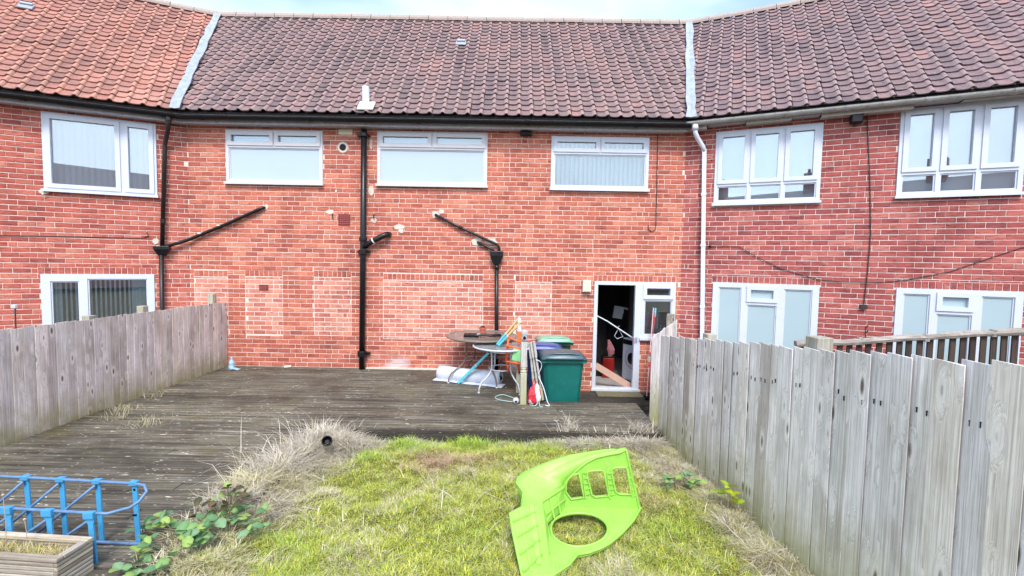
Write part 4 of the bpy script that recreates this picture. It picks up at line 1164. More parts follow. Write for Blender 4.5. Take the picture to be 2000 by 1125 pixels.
# folded black tray with straps on the brown table
t = thing('folded_tray', 'flat black folded camping tray lying on the brown table in front of the flower pot', 'tray', (-0.60, -0.76, 0.698), R(4))
mb = MB(); mb.box(-.20, .05, -.10, .08, 0, .045); mb.build('tray_body', M['black'], t, bevel=.01)
mb = MB(); mb.tube([(-.0, -.10, .03), (.12, -.11, .045), (.26, -.1, .03), (.36, -.06, .035), (.42, 0, .02)], .022, 8); mb.build('strap', M['iron'], t)
mb = MB(); mb.box(.02, .10, -.115, -.08, .02, .06); mb.build('buckle', m_gf, t, bevel=.005)

# ================================================================== TIMBER POSTS AND STICKS
mb = MB()
t = thing('newel_post', 'mossy turned wooden newel post at the corner of the deck step', 'post', (0.185, -2.02, -0.06), R(4))
def sq(mb, w, z0, z1):
    mb.box(-w/2, w/2, -w/2, w/2, z0, z1)
mb = MB(); sq(mb, .088, 0, .46); sq(mb, .084, .535, .90); mb.build('post_shaft', M['newel'], t, bevel=.01)
mb = MB(); mb.lathe([(.040, .46), (.046, .47), (.046, .485), (.034, .497), (.034, .505), (.045, .52), (.041, .535)], (0, 0, 0), 16); mb.build('turned_neck', M['newel'], t, smooth=True)
mb = MB(); mb.lathe([(.036, .90), (.034, .93), (.042, .945), (.045, .965), (.04, .985), (.045, 1.0), (.048, 1.03), (.04, 1.06), (.024, 1.075)], (0, 0, 0), 16); mb.build('finial', M['newel'], t, smooth=True)
mb = MB(); mb.tube([(0, -.045, .965), (0, -.052, .965)], .022, 10); mb.build('bolt', M['black'], t)
t = thing('newel_post', 'slim grey wooden post standing behind the mossy newel post', 'post', (0.12, -1.45, -0.06), R(10))
mb = MB(); sq(mb, .06, 0, 1.08); mb.build('post_shaft', M['newel'], t, bevel=.008)
mb = MB(); mb.lathe([(.028, 1.08), (.036, 1.095), (.03, 1.115), (.034, 1.14), (.02, 1.17)], (0, 0, 0), 12); mb.build('finial', m_gf, t, smooth=True)
m_cy = paint('cyan painted wood', (0.11, 0.53, 0.62), 0.5, 0.12, 14)
m_ye = paint('yellow painted wood', (0.68, 0.47, 0.20), 0.5, 0.15, 14)
t = thing('painted_pole', 'long cyan painted pole leaning under the grey table with its foot on the deck', 'pole', (-0.86, -1.0, -0.06))
mb = MB(); mb.bar((0, 0, .015), (.30, -.06, .335), .05, .045); mb.build('pole', m_cy, t, bevel=.006)
mb = MB(); mb.bar((.30, -.06, .335), (.50, -.10, .55), .043, .04); mb.build('pole_upper', m_cy, t, bevel=.006)
mb = MB(); mb.bar((.293, -.058, .328), (.307, -.062, .342), .056, .05); mb.build('joint_collar', m_gf, t)
for kk, (lab, a, b) in enumerate((('cyan and yellow wooden bat resting on the grey table, upper one of the pair', (-.22, -1.24, .655), (.12, -1.36, 1.10)), ('cyan and yellow wooden bat resting on the grey table, lower one of the pair', (-.19, -1.32, .655), (.155, -1.47, 1.055)))):
    a = Vector(a); b = Vector(b); t = thing('painted_bat', lab, 'bat', a, 0, 'cyan and yellow bats on the grey table')
    d = b - a; mb = MB(); mb.bar((0, 0, 0), d * .42, .05, .03); mb.build('lower_half', m_cy, t, bevel=.005)
    mb = MB(); mb.bar(d * .42, d, .055, .03); mb.build('upper_half', m_ye, t, bevel=.005)
    mb = MB(); mb.bar(d * .40, d * .44, .057, .036); mb.build('hinge_band', m_gf, t)

# rolled plastic sheet under the tables
t = thing('plastic_roll', 'loosely rolled pale blue white plastic sheet lying under the tables', 'roll', (-1.22, -0.66, -0.06), math.atan2(-0.36, 1.08))
m_ro = paint('pale blue plastic sheet', (0.62, 0.66, 0.76), 0.5, 0.12, 10, dirt=(0.40, 0.42, 0.47))
mb = MB(); V = []; n = 34; Ls = np.linspace(0, 1.12, 12)
for x in Ls:
    for k in range(n):
        a = -0.5 * math.pi - k / (n - 1) * 2.35 * 2 * math.pi; r = .035 + .085 * (1 - k / (n - 1)) ** .9 + .004 * math.sin(7 * x + k)
        V.append((x, 1.15 * r * math.cos(a), .115 + r * math.sin(a)))
    
F = [(i*n+k, i*n+k+1, (i+1)*n+k+1, (i+1)*n+k) for i in range(11) for k in range(n-1)]
mb.add(V, F); o = mb.build('rolled_sheet', m_ro, t, smooth=True); md = o.modifiers.new('t', 'SOLIDIFY'); md.thickness = .004
mb = MB(); V = []; 
for x in np.linspace(-.04, 1.2, 14): V += [(x, -.18 + .012 * math.sin(x * 9), .006), (x, -.05, .02 + .006 * math.sin(x * 14)), (x, .02, .012)]
mb.add(V, [(i*3+k, i*3+k+1, (i+1)*3+k+1, (i+1)*3+k) for i in range(13) for k in range(2)]); o = mb.build('loose_flap', m_ro, t); md = o.modifiers.new('t', 'SOLIDIFY'); md.thickness = .006
mb = MB(); mb.tube([(.0, 0, .115), (1.14, 0, .115)], .028, 10); mb.build('inner_tube', M['black'], t)

# toy chair, orange frame and green seat
t = thing('toy_chair', 'small orange framed toy chair with a green seat tipped behind the newel post', 'toy chair', (0.075, -1.62, 0.10), R(-12))
m_or = paint('orange plastic', (0.72, 0.12, 0.035), 0.4, 0.08); m_gs = paint('mint green plastic', (0.28, 0.62, 0.28), 0.4, 0.08)
mb = MB(); mb.box(-.12, .06, -.012, .012, .37, .57); mb.build('seat', m_gs, t, rot=(0, R(8), 0), bevel=.01)
for a, b in (((-.15, .0, .36), (.13, .0, .33)), ((-.16, .0, .60), (.12, .0, .56)), ((.10, .0, .31), (.10, .05, .62)), ((-.15, .0, .36), (-.13, .06, .70)), ((-.14, .06, .72), (.10, .06, .64)), ((.12, .0, .33), (.13, .06, .20)), ((-.14, .02, .36), (-.12, .10, .16)), ((.02, .12, .33), (.03, .14, .16))):
    mb = MB(); mb.tube([a, b], .016, 8); mb.build('frame_tube', m_or, t, smooth=True)
mb = MB(); mb.box(.0, .12, .05, .075, .62, .82); mb.build('backrest', paint('orange board', (0.55, 0.16, 0.05), .5), t, bevel=.01)

# spindles leaning between post and bins
for k, (lab, x0, y0, lean) in enumerate((('grey turned wooden baluster nearest the newel post', .27, -1.93, .10), ('grey turned wooden baluster leaning in the middle of the bundle', .30, -1.95, .13), ('grey turned wooden baluster nearest the bins', .34, -1.97, .13))):
    t = thing('baluster', lab, 'baluster', (x0 + lean, y0, -0.05 + .02 * k), 0, 'loose balusters behind the newel post')
    t.rotation_euler = (R(-4), -math.atan2(lean, .82), R(10 * k))
    for za, zb_ in ((0, .18), (.66, .86)):
        mb = MB(); mb.box(-.018, .018, -.018, .018, za, zb_); mb.build('square_end', M['newel'], t, bevel=.003)
    mb = MB(); mb.lathe([(.017, .18), (.021, .20), (.012, .22), (.016, .28), (.02, .36), (.014, .43), (.02, .45), (.014, .47), (.018, .55), (.012, .62), (.021, .64), (.017, .66)], (0, 0, 0), 10); mb.build('turned_shaft', M['newel'], t, smooth=True)
# red and white bag
t = thing('plastic_bag', 'crumpled red and white plastic bag beside the teal bin', 'bag', (0.335, -2.02, -0.055), R(8))
m_rw, tt, bs = newmat('red and white bag')
pp = nd(tt, 'TexCoord').outputs['Object']
vz = nd(tt, 'TexNoise', Vector=pp, Scale=4.5, Detail=2.0, Distortion=0.6).outputs['Fac']
setc(tt, bs, ramp(tt, vz, [(0.47, (0.56, 0.03, 0.05)), (0.5, (0.66, 0.63, 0.66)), (0.60, (0.68, 0.66, 0.68)), (0.64, (0.2, 0.2, 0.22))]), 0.35, 0, .5)
bm = bmesh.new(); bmesh.ops.create_icosphere(bm, subdivisions=3, radius=1.0)
r_ = random.Random(4)
for v in bm.verts:
    k = 1 + .26 * math.sin(11 * v.co.x + 5 * v.co.z) * math.cos(8 * v.co.y + 2) + r_.uniform(-.11, .11)
    tz = (v.co.z + 1) / 2; s_ = (1.08 - .72 * tz ** 1.5)
    v.co = Vector((max(-.08, min(.10, v.co.x * .125 * k * s_ + .03 * tz)), v.co.y * .075 * k * s_, max(0, .15 + v.co.z * .165 * (1 + r_.uniform(-.05, .05)))))
me = bpy.data.meshes.new('bag_body'); bm.to_mesh(me); bm.free(); me.materials.append(m_rw)
o = bpy.data.objects.new('bag_body', me); link(o, t)
mb = MB(); mb.tube([(-.02, 0, .30), (0, -.01, .36), (.03, 0, .30)], .008, 6); mb.build('bag_handle', m_rw, t)
# tangled pale cords
m_cd = paint('pale aqua cord', (0.36, 0.55, 0.52), .5)
def cord(label, pts, r=.006, m=m_cd):
    P = [Vector(p) for p in pts]; out = []
    for i in range(len(P) - 1):
        p0, p1, p2, p3 = P[max(i-1, 0)], P[i], P[i+1], P[min(i+2, len(P)-1)]
        for s_ in np.linspace(0, 1, 8, endpoint=False):
            out.append(0.5 * ((2*p1) + (-p0+p2)*s_ + (2*p0-5*p1+4*p2-p3)*s_**2 + (-p0+3*p1-3*p2+p3)*s_**3))
    out.append(P[-1]); mb = MB(); mb.tube(out, r, 6)
    o = mb.build('cord', m, None, smooth=True); tag(o, label, 'cord', 'cords lying round the newel post'); return o
cord('pale aqua cord looping on the deck left of the newel post', [(.12, -1.85, -.05), (-.1, -1.62, -.045), (-.22, -1.72, -.05), (-.16, -1.86, -.05), (.05, -1.95, -.05), (.13, -1.93, -.045)])
cord('pale cord hanging in a loop between the bag and the blue bin', [(.39, -1.99, .36), (.44, -2.0, .48), (.42, -2.02, .56), (.36, -2.0, .58)], .0055, M['pipe_white'])
cord('white cord trailing from the bag to the foot of the teal bin', [(.40, -2.0, .34), (.46, -2.03, .22), (.50, -2.06, .1), (.53, -2.08, .0), (.56, -2.08, -.055), (.50, -2.08, -.05)], .007, M['pipe_white'])
cord('aqua cord running over the deck in front of the bag', [(.28, -2.06, -.05), (.33, -2.12, -.05), (.38, -2.1, -.03), (.40, -2.05, .08), (.42, -2.1, -.05), (.46, -2.14, -.05)], .006)
t = thing('ball', 'small white ball with a black patch at the foot of the newel post', 'ball', (0.085, -2.0, -0.06))
mb = MB(); mb.lathe([(.004, .0), (.025, .006), (.04, .022), (.046, .045), (.04, .068), (.025, .084), (.004, .09)], (0, 0, 0), 14); mb.build('ball_shell', M['upvc'], t, smooth=True)
mb = MB(); mb.lathe([(.018, 0), (.012, .004)], (0, -.045, .045), 8, Matrix.Rotation(R(90), 3, 'X')); mb.build('patch', M['black'], t)
# blue bottle by the left fence
t = thing('plastic_bottle', 'small pale blue crumpled plastic bottle at the end of the left fence', 'bottle', (-5.06, -0.24, -0.06), R(20))
m_bl = paint('pale blue plastic', (0.32, 0.50, 0.62), .3, .2, 30)
mb = MB(); mb.lathe([(.05, 0), (.056, .02), (.045, .07), (.05, .11), (.03, .15), (.016, .17), (.016, .20)], (0, 0, 0), 12); mb.build('bottle_body', m_bl, t)
mb = MB(); mb.lathe([(.02, .20), (.02, .225)], (0, 0, 0), 10); mb.build('cap', M['upvc'], t)
t = thing('plastic_wrapper', 'flat pale blue wrapper on the deck beside the plastic bottle', 'wrapper', (-4.97, -0.30, -0.057))
mb = MB(); mb.add([(-.08, -.05, .0), (.0, -.06, .02), (.07, -.04, .0), (-.07, .04, .01), (.0, .03, .03), (.08, .05, .0)], [(0,1,4,3),(1,2,5,4)]); mb.build('foil', m_bl, t)
# can on the deck by the wall
t = thing('drink_can', 'crushed pale can lying on the deck by the brick wall', 'can', (-4.1, -0.13, -0.03), R(25))
mb = MB(); mb.tube([(-.06, 0, .0), (-.02, 0, .0), (.02, .004, .0), (.06, 0, .004)], [.024, .027, .021, .026], 10); mb.build('can_body', M['cement'], t)

# ================================================================== AT THE BACK DOOR
t = thing('doormat', 'mossy doormat on the step below the open back door', 'doormat', (1.97, -0.22, -0.425), R(-1))
mb = MB(); mb.box(-.40, .42, -.16, .14, 0.002, .03); mb.build('mat', paint('mossy mat', (0.15, 0.135, 0.08), .95, .3, 25, dirt=(0.26, 0.25, 0.15)), t, bevel=.008)
m_pk = paint('pale plywood', (0.56, 0.36, 0.28), .6, .1)
t = thing('wooden_plank', 'pale wooden plank leaning across the bottom of the open doorway', 'plank', (1.60, 0.12, 0.04))
mb = MB(); mb.bar((0, 0, 0), (.68, .02, -.40), .02, .12); mb.build('plank', m_pk, t, bevel=.004)
t = thing('curtain_pole', 'thin white pole slung diagonally across the open doorway', 'pole', (1.60, 0.10, 0.985))
mb = MB(); mb.tube([(0, 0, 0), (.20, .0, -.10), (.69, 0, -.41)], .011, 8); mb.build('pole', M['pipe_white'], t)
mb = MB(); mb.lathe([(.016, -.02), (.018, 0), (.01, .02)], (.69, 0, -.41), 8); mb.build('pole_end', M['pipe_white'], t)
t = thing('washing_machine', 'white front loading washing machine inside the back door', 'washing machine', (2.42, 0.55, -0.393), R(-62))
mb = MB(); mb.box(-.30, .30, -.0, .55, .02, .86); mb.build('cabinet', M['upvc'], t, bevel=.012)
mb = MB(); mb.lathe([(.20, 0), (.205, .02), (.17, .035), (.15, .03)], (0, .0, .48), 24, Matrix.Rotation(R(90), 3, 'X')); mb.build('door_ring', m_gf, t, smooth=True)
mb = MB(); mb.lathe([(.15, .0), (.10, .045), (.02, .06)], (0, -.005, .48), 20, Matrix.Rotation(R(90), 3, 'X')); mb.build('door_glass', M['iron'], t, smooth=True)
mb = MB(); mb.box(-.28, .28, -.012, .0, .74, .84); mb.build('control_panel', M['iron'], t, bevel=.004)
mb = MB(); mb.lathe([(.03, 0), (.028, .03)], (.1, -.012, .79), 14, Matrix.Rotation(R(90), 3, 'X')); mb.build('dial', M['upvc'], t)
t = thing('paper_pad', 'pale grey clipboard hanging in the dark kitchen', 'clipboard', (2.27, 1.25, 0.80), R(-8))
mb = MB(); mb.box(-.12, .08, 0, .02, 0, .26); mb.build('board', m_gf, t, rot=(0, R(8), 0))
mb = MB(); mb.tube([(.06, -.01, .24), (.16, -.02, .22), (.2, -.02, .2)], .018, 8); mb.tube([(.1, -.01, .22), (.1, -.01, .12)], .012, 6); mb.build('clip', M['upvc'], t)
t = thing('coat_hanger', 'white wire coat hanger hooked over the pole in the doorway', 'hanger', (2.02, 0.14, 0.72))
mb = MB(); mb.tube([(0, 0, .02), (-.07, 0, -.12), (-.02, .0, -.17), (.09, 0, -.13), (.02, 0, .0), (0, 0, .02)], .005, 6); mb.tube([(0, 0, .02), (0, 0, .06), (.02, 0, .075)], .004, 6); mb.build('wire', M['upvc'], t)
t = thing('hanging_bag', 'small red and white bag hanging from the pole in the doorway', 'bag', (1.96, 0.55, 0.13))
mb = MB(); V = []; n = 12
for z, r in ((0, .03), (.05, .06), (.14, .07), (.24, .045), (.33, .02)):
    for k in range(n):
        a = 2*math.pi*k/n; q = r * (1 + .3 * math.sin(3 * a + z * 30) * math.cos(a * 2)); V.append((q * math.cos(a) + .03 * math.sin(z * 14), q * .6 * math.sin(a), z))
mb.add(V, [(i*n+k, i*n+(k+1) % n, (i+1)*n+(k+1) % n, (i+1)*n+k) for i in range(4) for k in range(n)]); mb.build('bag_body', paint('dusky patterned cloth', (.30, .10, .12), .8, .8, 30, dirt=(.5, .48, .5)), t)
mb = MB(); mb.tube([(-.03, 0, .3), (0, 0, .55), (.03, 0, .3)], .005, 6); mb.build('strap', M['black'], t)
t = thing('tool_box', 'red plastic tub on the kitchen floor behind the plank', 'tub', (2.02, 1.0, -0.393))
mb = MB(); mb.box(-.12, .12, -.1, .1, 0, .42); mb.build('tub', paint('red plastic', (0.30, 0.01, 0.01), .4), t, bevel=.02)
mb = MB(); mb.box(-.13, .13, -.11, .11, .42, .45); mb.build('lid', M['black'], t, bevel=.01)
t = thing('coat', 'black coat draped over a chair in the dark kitchen', 'coat', (1.78, 1.15, -0.393))
mb = MB(); V = []; n = 18
for z, r in ((0, .26), (.3, .24), (.7, .22), (1.0, .20), (1.25, .14), (1.38, .05)):
    for k in range(n):
        a = 2*math.pi*k/n; q = r * (1 + .18 * math.sin(5 * a + z * 3)); V.append((q * math.cos(a), q * .55 * math.sin(a), z))
mb.add(V, [(i*n+k, i*n+(k+1) % n, (i+1)*n+(k+1) % n, (i+1)*n+k) for i in range(5) for k in range(n)]); mb.build('cloth', paint('black cloth', (0.006, 0.006, 0.007), .9), t, smooth=True)
t = thing('sink_bottle', 'purple capped bottle standing inside the window beside the door', 'bottle', (2.86, 0.17, 0.66))
mb = MB(); mb.lathe([(.045, 0), (.05, .02), (.05, .13), (.03, .17), (.018, .19)], (0, 0, 0), 14); mb.build('bottle', M['pipe_white'], t, smooth=True)
mb = MB(); mb.lathe([(.03, .10), (.052, .11), (.052, .17), (.02, .2)], (-.03, -.01, .0), 12); mb.build('label_band', paint('purple', (0.16, 0.08, 0.35), .4), t)
mb = MB(); mb.tube([(-.33, 0, .10), (-.2, -.01, .05), (-.05, -.02, .06)], .016, 8); mb.build('brush', m_cy, t)
mb = MB(); mb.box(2.40, 3.0, 0.29, 0.55, 0.58, 0.64); mb.build('worktop', M['roomfloor'], H_MID)
# mop and broom against the brick panel
t = thing('broom', 'thin pale pink broom with a red band leaning below the door side window', 'broom', (2.43, -0.42, -0.415))
m_rd = paint('red plastic pole', (0.55, 0.06, 0.07), .4); m_wh = M['upvc']
a = Vector((0, 0, 0)); b = Vector((.17, .34, 1.58))
for k in range(6):
    mb = MB(); mb.tube([a.lerp(b, k / 6), a.lerp(b, (k + 1) / 6)], .010, 8); mb.build('handle_segment', m_rd if k == 2 else paint('pale pink', (.62, .42, .42), .4), t)
mb = MB(); mb.bar((-.03, -.1, .02), (.05, .1, .03), .05, .04); mb.build('broom_head', M['black'], t)
t = thing('mop', 'thin red mop pole with a cyan grip leaning beside the pale pink broom', 'mop', (2.47, -0.36, -0.415))
mb = MB(); mb.tube([(0, 0, 0.05), (.16, .28, 1.50)], .008, 8); mb.build('handle', m_rd, t)
mb = MB(); mb.tube([(.16, .28, 1.42), (.175, .30, 1.58)], .018, 8); mb.build('grip', m_cy, t)
mb = MB(); mb.lathe([(.07, 0), (.08, .03), (.03, .08)], (0, 0, 0), 10); mb.build('mop_head', M['black'], t)
r_ = random.Random(8)
for k, (c, nm, dx) in enumerate((((.75, .35, .45), 'pink', -.03), ((.35, .30, .65), 'lilac', -.01), ((.2, .5, .65), 'blue', .015))):
    t = thing('clothes_peg', nm + ' clothes peg clipped to the back door frame', 'peg', (2.31 + dx * 1.2, -0.05, 0.51 + .01 * k), 0, 'clothes pegs on the back door frame')
    mb = MB(); mb.box(-.008, .008, -.008, .008, 0, .09); mb.build('peg', paint(nm + ' peg', c, .4), t)

# ================================================================== FOREGROUND THINGS
m_blue = paint('blue painted steel', (0.055, 0.30, 0.56), 0.38, 0.14, 14, spec=.5, dirt=(0.12, 0.20, 0.30))
m_blue2 = paint('worn steel rail', (0.10, 0.20, 0.36), 0.4, 0.25, 22, spec=.5, dirt=(0.10, 0.11, 0.14))
t = thing('metal_rack', 'bright blue tubular metal rack lying on the deck behind the planter', 'rack', (-2.9, -5.46, -0.06), R(-1.5))
# local frame: x along the rack, y = depth (rear +), z up
yr, yf, zr, zf_ = 0.10, -0.10, 0.455, 0.35
mb = MB(); mb.tube([(-1.7, yr, zr + .03), (-.4, yr, zr + .005), (.27, yr, zr - .012), (.36, yr - .005, zr - .02), (.395, yr - .03, zr - .05), (.375, yr - .07, zr - .10), (.34, yr - .11, zr - .125), (.27, yf, zf_ - .012), (.18, yf, zf_ - .012), (-.3, yf, zf_ + .0), (-1.7, yf, zf_ + .05)], .0105, 8)
mb.build('hoop_rail', m_blue2, t, smooth=True)
for k, x in enumerate((.29, .025, -.235, -.49, -.75, -1.0)):
    mb = MB(); tz = zr - .01 - (x - .29) * .02
    mb.box(-.018, .018, -.006, .006, 0, tz); mb.box(-.018, -.014, -.006, .02, 0, tz)
    p = mb.build('rack_post', m_blue, t, (x, yr + .012, .0), (0, R(-2.0), 0), bevel=.002)
    mb = MB(); mb.box(-.028, .028, -.022, .014, tz - .018, tz + .013); mb.build('clamp', m_blue, p, bevel=.004)
    if k == 0:
        mb = MB(); mb.tube([(0, -.0062, tz - .05), (0, -.008, tz - .05)], .009, 8); mb.box(-.022, .006, -.0085, -.006, tz * .46, tz * .46 + .014); mb.build('slot', M['black'], p)
for k, x in enumerate((.18, -.10, -.375, -.64, -.9)):
    mb = MB(); tz = zf_ - .01 - (x - .18) * .03
    mb.add([(-.034,-.007,tz-.03),(.034,-.007,tz-.03),(.02,-.007,tz-.075),(.02,-.007,-.05),(-.016,-.007,-.05),(-.016,-.007,tz-.075),(-.034,.007,tz-.03),(.034,.007,tz-.03),(.02,.007,tz-.075),(.02,.007,-.05),(-.016,.007,-.05),(-.016,.007,tz-.075)],
           [(0,5,4,3,2,1),(6,7,8,9,10,11)] + [(i,(i+1)%6,6+(i+1)%6,6+i) for i in range(6)])
    mb.box(-.034, .034, -.02, .014, tz - .03, tz + .013)
    mb.build('rack_post', m_blue, t, (x, yf - .008, .0), (0, R(-3.0), 0), bevel=.002)
for k, x in enumerate((.025, -.235, -.49, -.75, -1.0)):
    mb = MB(); mb.tube([(x - .015, yr - .012, zr - .03 - x * .02), (x - .50, yr - .16, .20 - .02 * k), (x - .62, yr - .19, .14 - .02 * k)] if k > 9 else [(x - .015, yr - .012, zr - .03 - x * .02), (x - .49, yr - .012, .03)], .0095, 7); mb.build('diagonal_brace', m_blue2, t, smooth=True)
for k, x in enumerate((.18, -.10, -.375, -.64)):
    mb = MB(); mb.tube([(x - .02, yf + .008, zf_ - .05), (x - .33, yf + .008, .08)], .009, 7); mb.build('diagonal_brace', m_blue2, t, smooth=True)
mb = MB(); mb.tube([(-1.7, yr, .03), (.42, yr - .01, .012)], .011, 8); mb.build('base_rail', m_blue2, t, smooth=True)

# planter with ribbed slats
pl = thing('wooden_planter', 'weathered slatted wooden planter full of dry grass at the corner of the deck', 'planter', (-2.70, -5.745, -0.12), R(-4))
PH, PD, PLn = .27, .19, 1.0
n = 9
for k in range(n):
    z0 = .005 + k * (PH - .02) / n; z1 = z0 + (PH - .02) / n - .006
    mb = MB(); mb.box(-PLn, 0.0, -PD / 2 - .016, -PD / 2 + .006, z0, z1); mb.build('front_slat', M['planter'], pl, bevel=.004)
    mb = MB(); mb.box(-PLn, 0.0, PD / 2 - .006, PD / 2 + .016, z0, z1); mb.build('rear_slat', M['planter'], pl, bevel=.004)
    mb = MB(); mb.box(0.002, .024, -PD / 2 - .016, PD / 2 + .016, z0, z1); mb.build('end_slat', M['planter_y'], pl, bevel=.004)
mb = MB(); mb.box(-PLn, .026, PD/2 - .022, PD/2 + .02, PH - .014, PH + .012); mb.build('rim_board', M['planter'], pl, bevel=.005)
mb = MB(); mb.box(-PLn, .026, -PD/2 - .02, -PD/2 + .022, PH - .014, PH + .010); mb.build('rim_board', M['planter'], pl, bevel=.005)
mb = MB(); mb.box(-.016, .028, -PD/2 + .024, PD/2 - .024, PH - .014, PH + .011); mb.build('rim_board', M['planter_y'], pl, bevel=.005)
mb = MB(); mb.box(-PLn + .01, -.002, -PD/2 + .007, PD/2 - .007, .02, PH - .05); mb.build('planting_soil', M['soil'], pl)

# lime green moulded plastic toy slide side, lying on its side
m_lime, tt, bs = newmat('lime green plastic')
pp = nd(tt, 'TexCoord').outputs['Object']
n1 = nd(tt, 'TexNoise', Vector=pp, Scale=6.0, Detail=7.0, Roughness=.7).outputs['Fac']
n2 = nd(tt, 'TexNoise', Vector=pp, Scale=42.0, Detail=6.0, Roughness=.8).outputs['Fac']
cc = ramp(tt, n1, [(0.3, (0.26, 0.54, 0.07)), (0.7, (0.33, 0.63, 0.11))])
cc = nd(tt, 'MixRGB', Fac=ramp(tt, n2, [(0.55, 0.0), (0.72, 0.65)]), Color1=cc, Color2=(0.16, 0.34, 0.06)).outputs[0]
n3 = nd(tt, 'TexNoise', Vector=pp, Scale=3.2, Detail=9.0, Roughness=.75).outputs['Fac']
cc = nd(tt, 'MixRGB', Fac=ramp(tt, n3, [(0.56, 0.0), (0.72, 0.5)]), Color1=cc, Color2=(0.22, 0.25, 0.08)).outputs[0]
setc(tt, bs, cc, ramp(tt, n3, [(.4, .32), (.65, .6)]), 0, 0.5, n1, .002, .3)
bs.inputs['Subsurface Weight'].default_value = 0.0
toy = thing('toy_playhouse_panel', 'lime green moulded plastic playhouse panel with three window holes lying on the lawn', 'toy panel', (0.6, -5.1, -0.14))
TO = Vector((0.6, -5.1, -0.14))
def P3(x, y, z): return Vector((x, y, z)) - TO
def add_rim(pts, r, closed=True, name='moulded_rim'):
    mb = MB(); p = [Vector(q) for q in pts]
    if closed: p.append(p[0])
    mb.tube(p, r, 7, False); return mb.build(name, m_lime, toy, smooth=True)
# floor part with oval hole
fl = [(0.113,-5.60),(0.301,-5.575),(0.42,-5.47),(0.493,-5.36),(0.58,-5.335),(0.67,-5.29),(0.746,-5.235),(0.86,-5.12),(0.992,-4.96),(1.107,-4.77),(1.092,-4.784),(0.867,-4.775),(0.659,-4.765),(0.472,-4.790),(0.335,-4.975),(0.30,-5.10),(0.28,-5.33)]
fl = fl[:9] + [(1.10,-4.785)] + fl[11:]
ov = [(0.772,-5.068),(0.762,-4.965),(0.69,-4.885),(0.567,-4.862),(0.445,-4.895),(0.358,-4.973),(0.33,-5.082),(0.345,-5.175),(0.41,-5.245),(0.507,-5.275),(0.623,-5.246),(0.72,-5.172)]
def smooth_loop(P, k=4):
    P = [Vector((p[0], p[1], 0)) for p in P]; out = []; n = len(P)
    for i in range(n):
        p0, p1, p2, p3 = P[i-1], P[i], P[(i+1) % n], P[(i+2) % n]
        for s_ in np.linspace(0, 1, k, endpoint=False):
            q = 0.5 * ((2*p1) + (-p0+p2)*s_ + (2*p0-5*p1+4*p2-p3)*s_**2 + (-p0+3*p1-3*p2+p3)*s_**3); out.append((q.x, q.y))
    return out
ovs = smooth_loop(ov)
def fz(x, y): return -0.085 + 0.035 * max(0, (y + 5.35) / .6) - 0.02 * max(0, -5.4 - y)
mb = MB(); vs, fs = plate(fl, [ovs], (0, 0, -.018), lambda x, y: P3(x, y, fz(x, y))); mb.add(vs, fs); mb.build('floor_panel', m_lime, toy, bevel=.004)
add_rim([P3(x, y, fz(x, y)) for x, y in ovs], .012)
add_rim([P3(x, y, fz(x, y) + .004) for x, y in fl[:10]], .011, False)
# wall part with three window holes
bl = [(0.472,-0.06),(0.454,0.117),(0.465,0.16),(0.495,0.195),(0.542,0.245),(0.59,0.29),(0.644,0.333),(0.72,0.374),(0.81,0.398),(0.914,0.418),(0.962,0.445),(0.985,0.36),(1.03,0.18),(1.092,-0.05)]
h1 = [(0.478,0.075),(0.475,0.15),(0.50,0.20),(0.535,0.228),(0.578,0.237),(0.60,0.16),(0.628,0.035),(0.52,0.018)]
h2 = [(0.652,0.20),(0.65,0.25),(0.675,0.262),(0.76,0.268),(0.782,0.262),(0.81,0.16),(0.832,0.052),(0.72,0.04),(0.69,0.06)]
h3 = [(0.857,0.22),(0.85,0.275),(0.872,0.292),(0.95,0.298),(0.972,0.292),(1.0,0.17),(1.02,0.066),(0.92,0.068),(0.885,0.09)]
yB = -4.784
mb = MB(); vs, fs = plate(bl, [h1, h2, h3], (0, .022, 0), lambda x, z: P3(x, yB, z)); mb.add(vs, fs); mb.build('window_wall', m_lime, toy, bevel=.004)
for h in (h1, h2, h3): add_rim([P3(x, yB - .004, z) for x, z in h], .009, name='window_rim')
add_rim([P3(x, yB, z) for x, z in bl[1:]], .011, False)
for xa, xb in ((.615, .665), (.817, .872)):
    mb = MB()
    for k in range(5):
        z = .06 + k * .045; mb.bar(P3(xa + (.24 - z) * .14, yB - .008, z), P3(xb - .01 + (.24 - z) * .12, yB - .008, z + .012), .008, .008)
    mb.bar(P3(xa - .004 + .03, yB - .006, .03), P3(xa - .002, yB - .006, .25), .012, .012)
    mb.build('mullion_rib', m_lime, toy)
mb = MB()
for k in range(6): 
    z = .05 + k * .05; x = 1.055 - z * .24; mb.bar(P3(x - .022, yB - .005, z), P3(x + .012, yB - .005, z + .01), .007, .007)
mb.build('edge_rib', m_lime, toy)
# corner part joining the wall to the ladder part
def quad_panel(name, pts, th):
    mb = MB(); p = [P3(*q) for q in pts]; nn = (p[1] - p[0]).cross(p[2] - p[0]).normalized() * th
    n = len(p); mb.add(p + [q + nn for q in p], [tuple(range(n))[::-1], tuple(range(n, 2*n))] + [(i, (i+1) % n, n+(i+1) % n, n+i) for i in range(n)])
    return mb.build(name, m_lime, toy, bevel=.004)
quad_panel('corner_panel', [(.256,-5.03,.12), (.454,-4.79,.117), (.472,-4.79,-.06), (.297,-5.10,-.02)], .018)
mb = MB()
a0, a1, b1, b0 = Vector((.256,-5.03,.12)), Vector((.454,-4.79,.117)), Vector((.472,-4.79,-.06)), Vector((.297,-5.10,-.02))
for f in (.30, .62):
    p = a0.lerp(a1, f); q = b0.lerp(b1, f); mb.bar(P3(*(p + Vector((.01,-.012,-.01)))), P3(*(q + Vector((.01,-.012,.02)))), .012, .014)
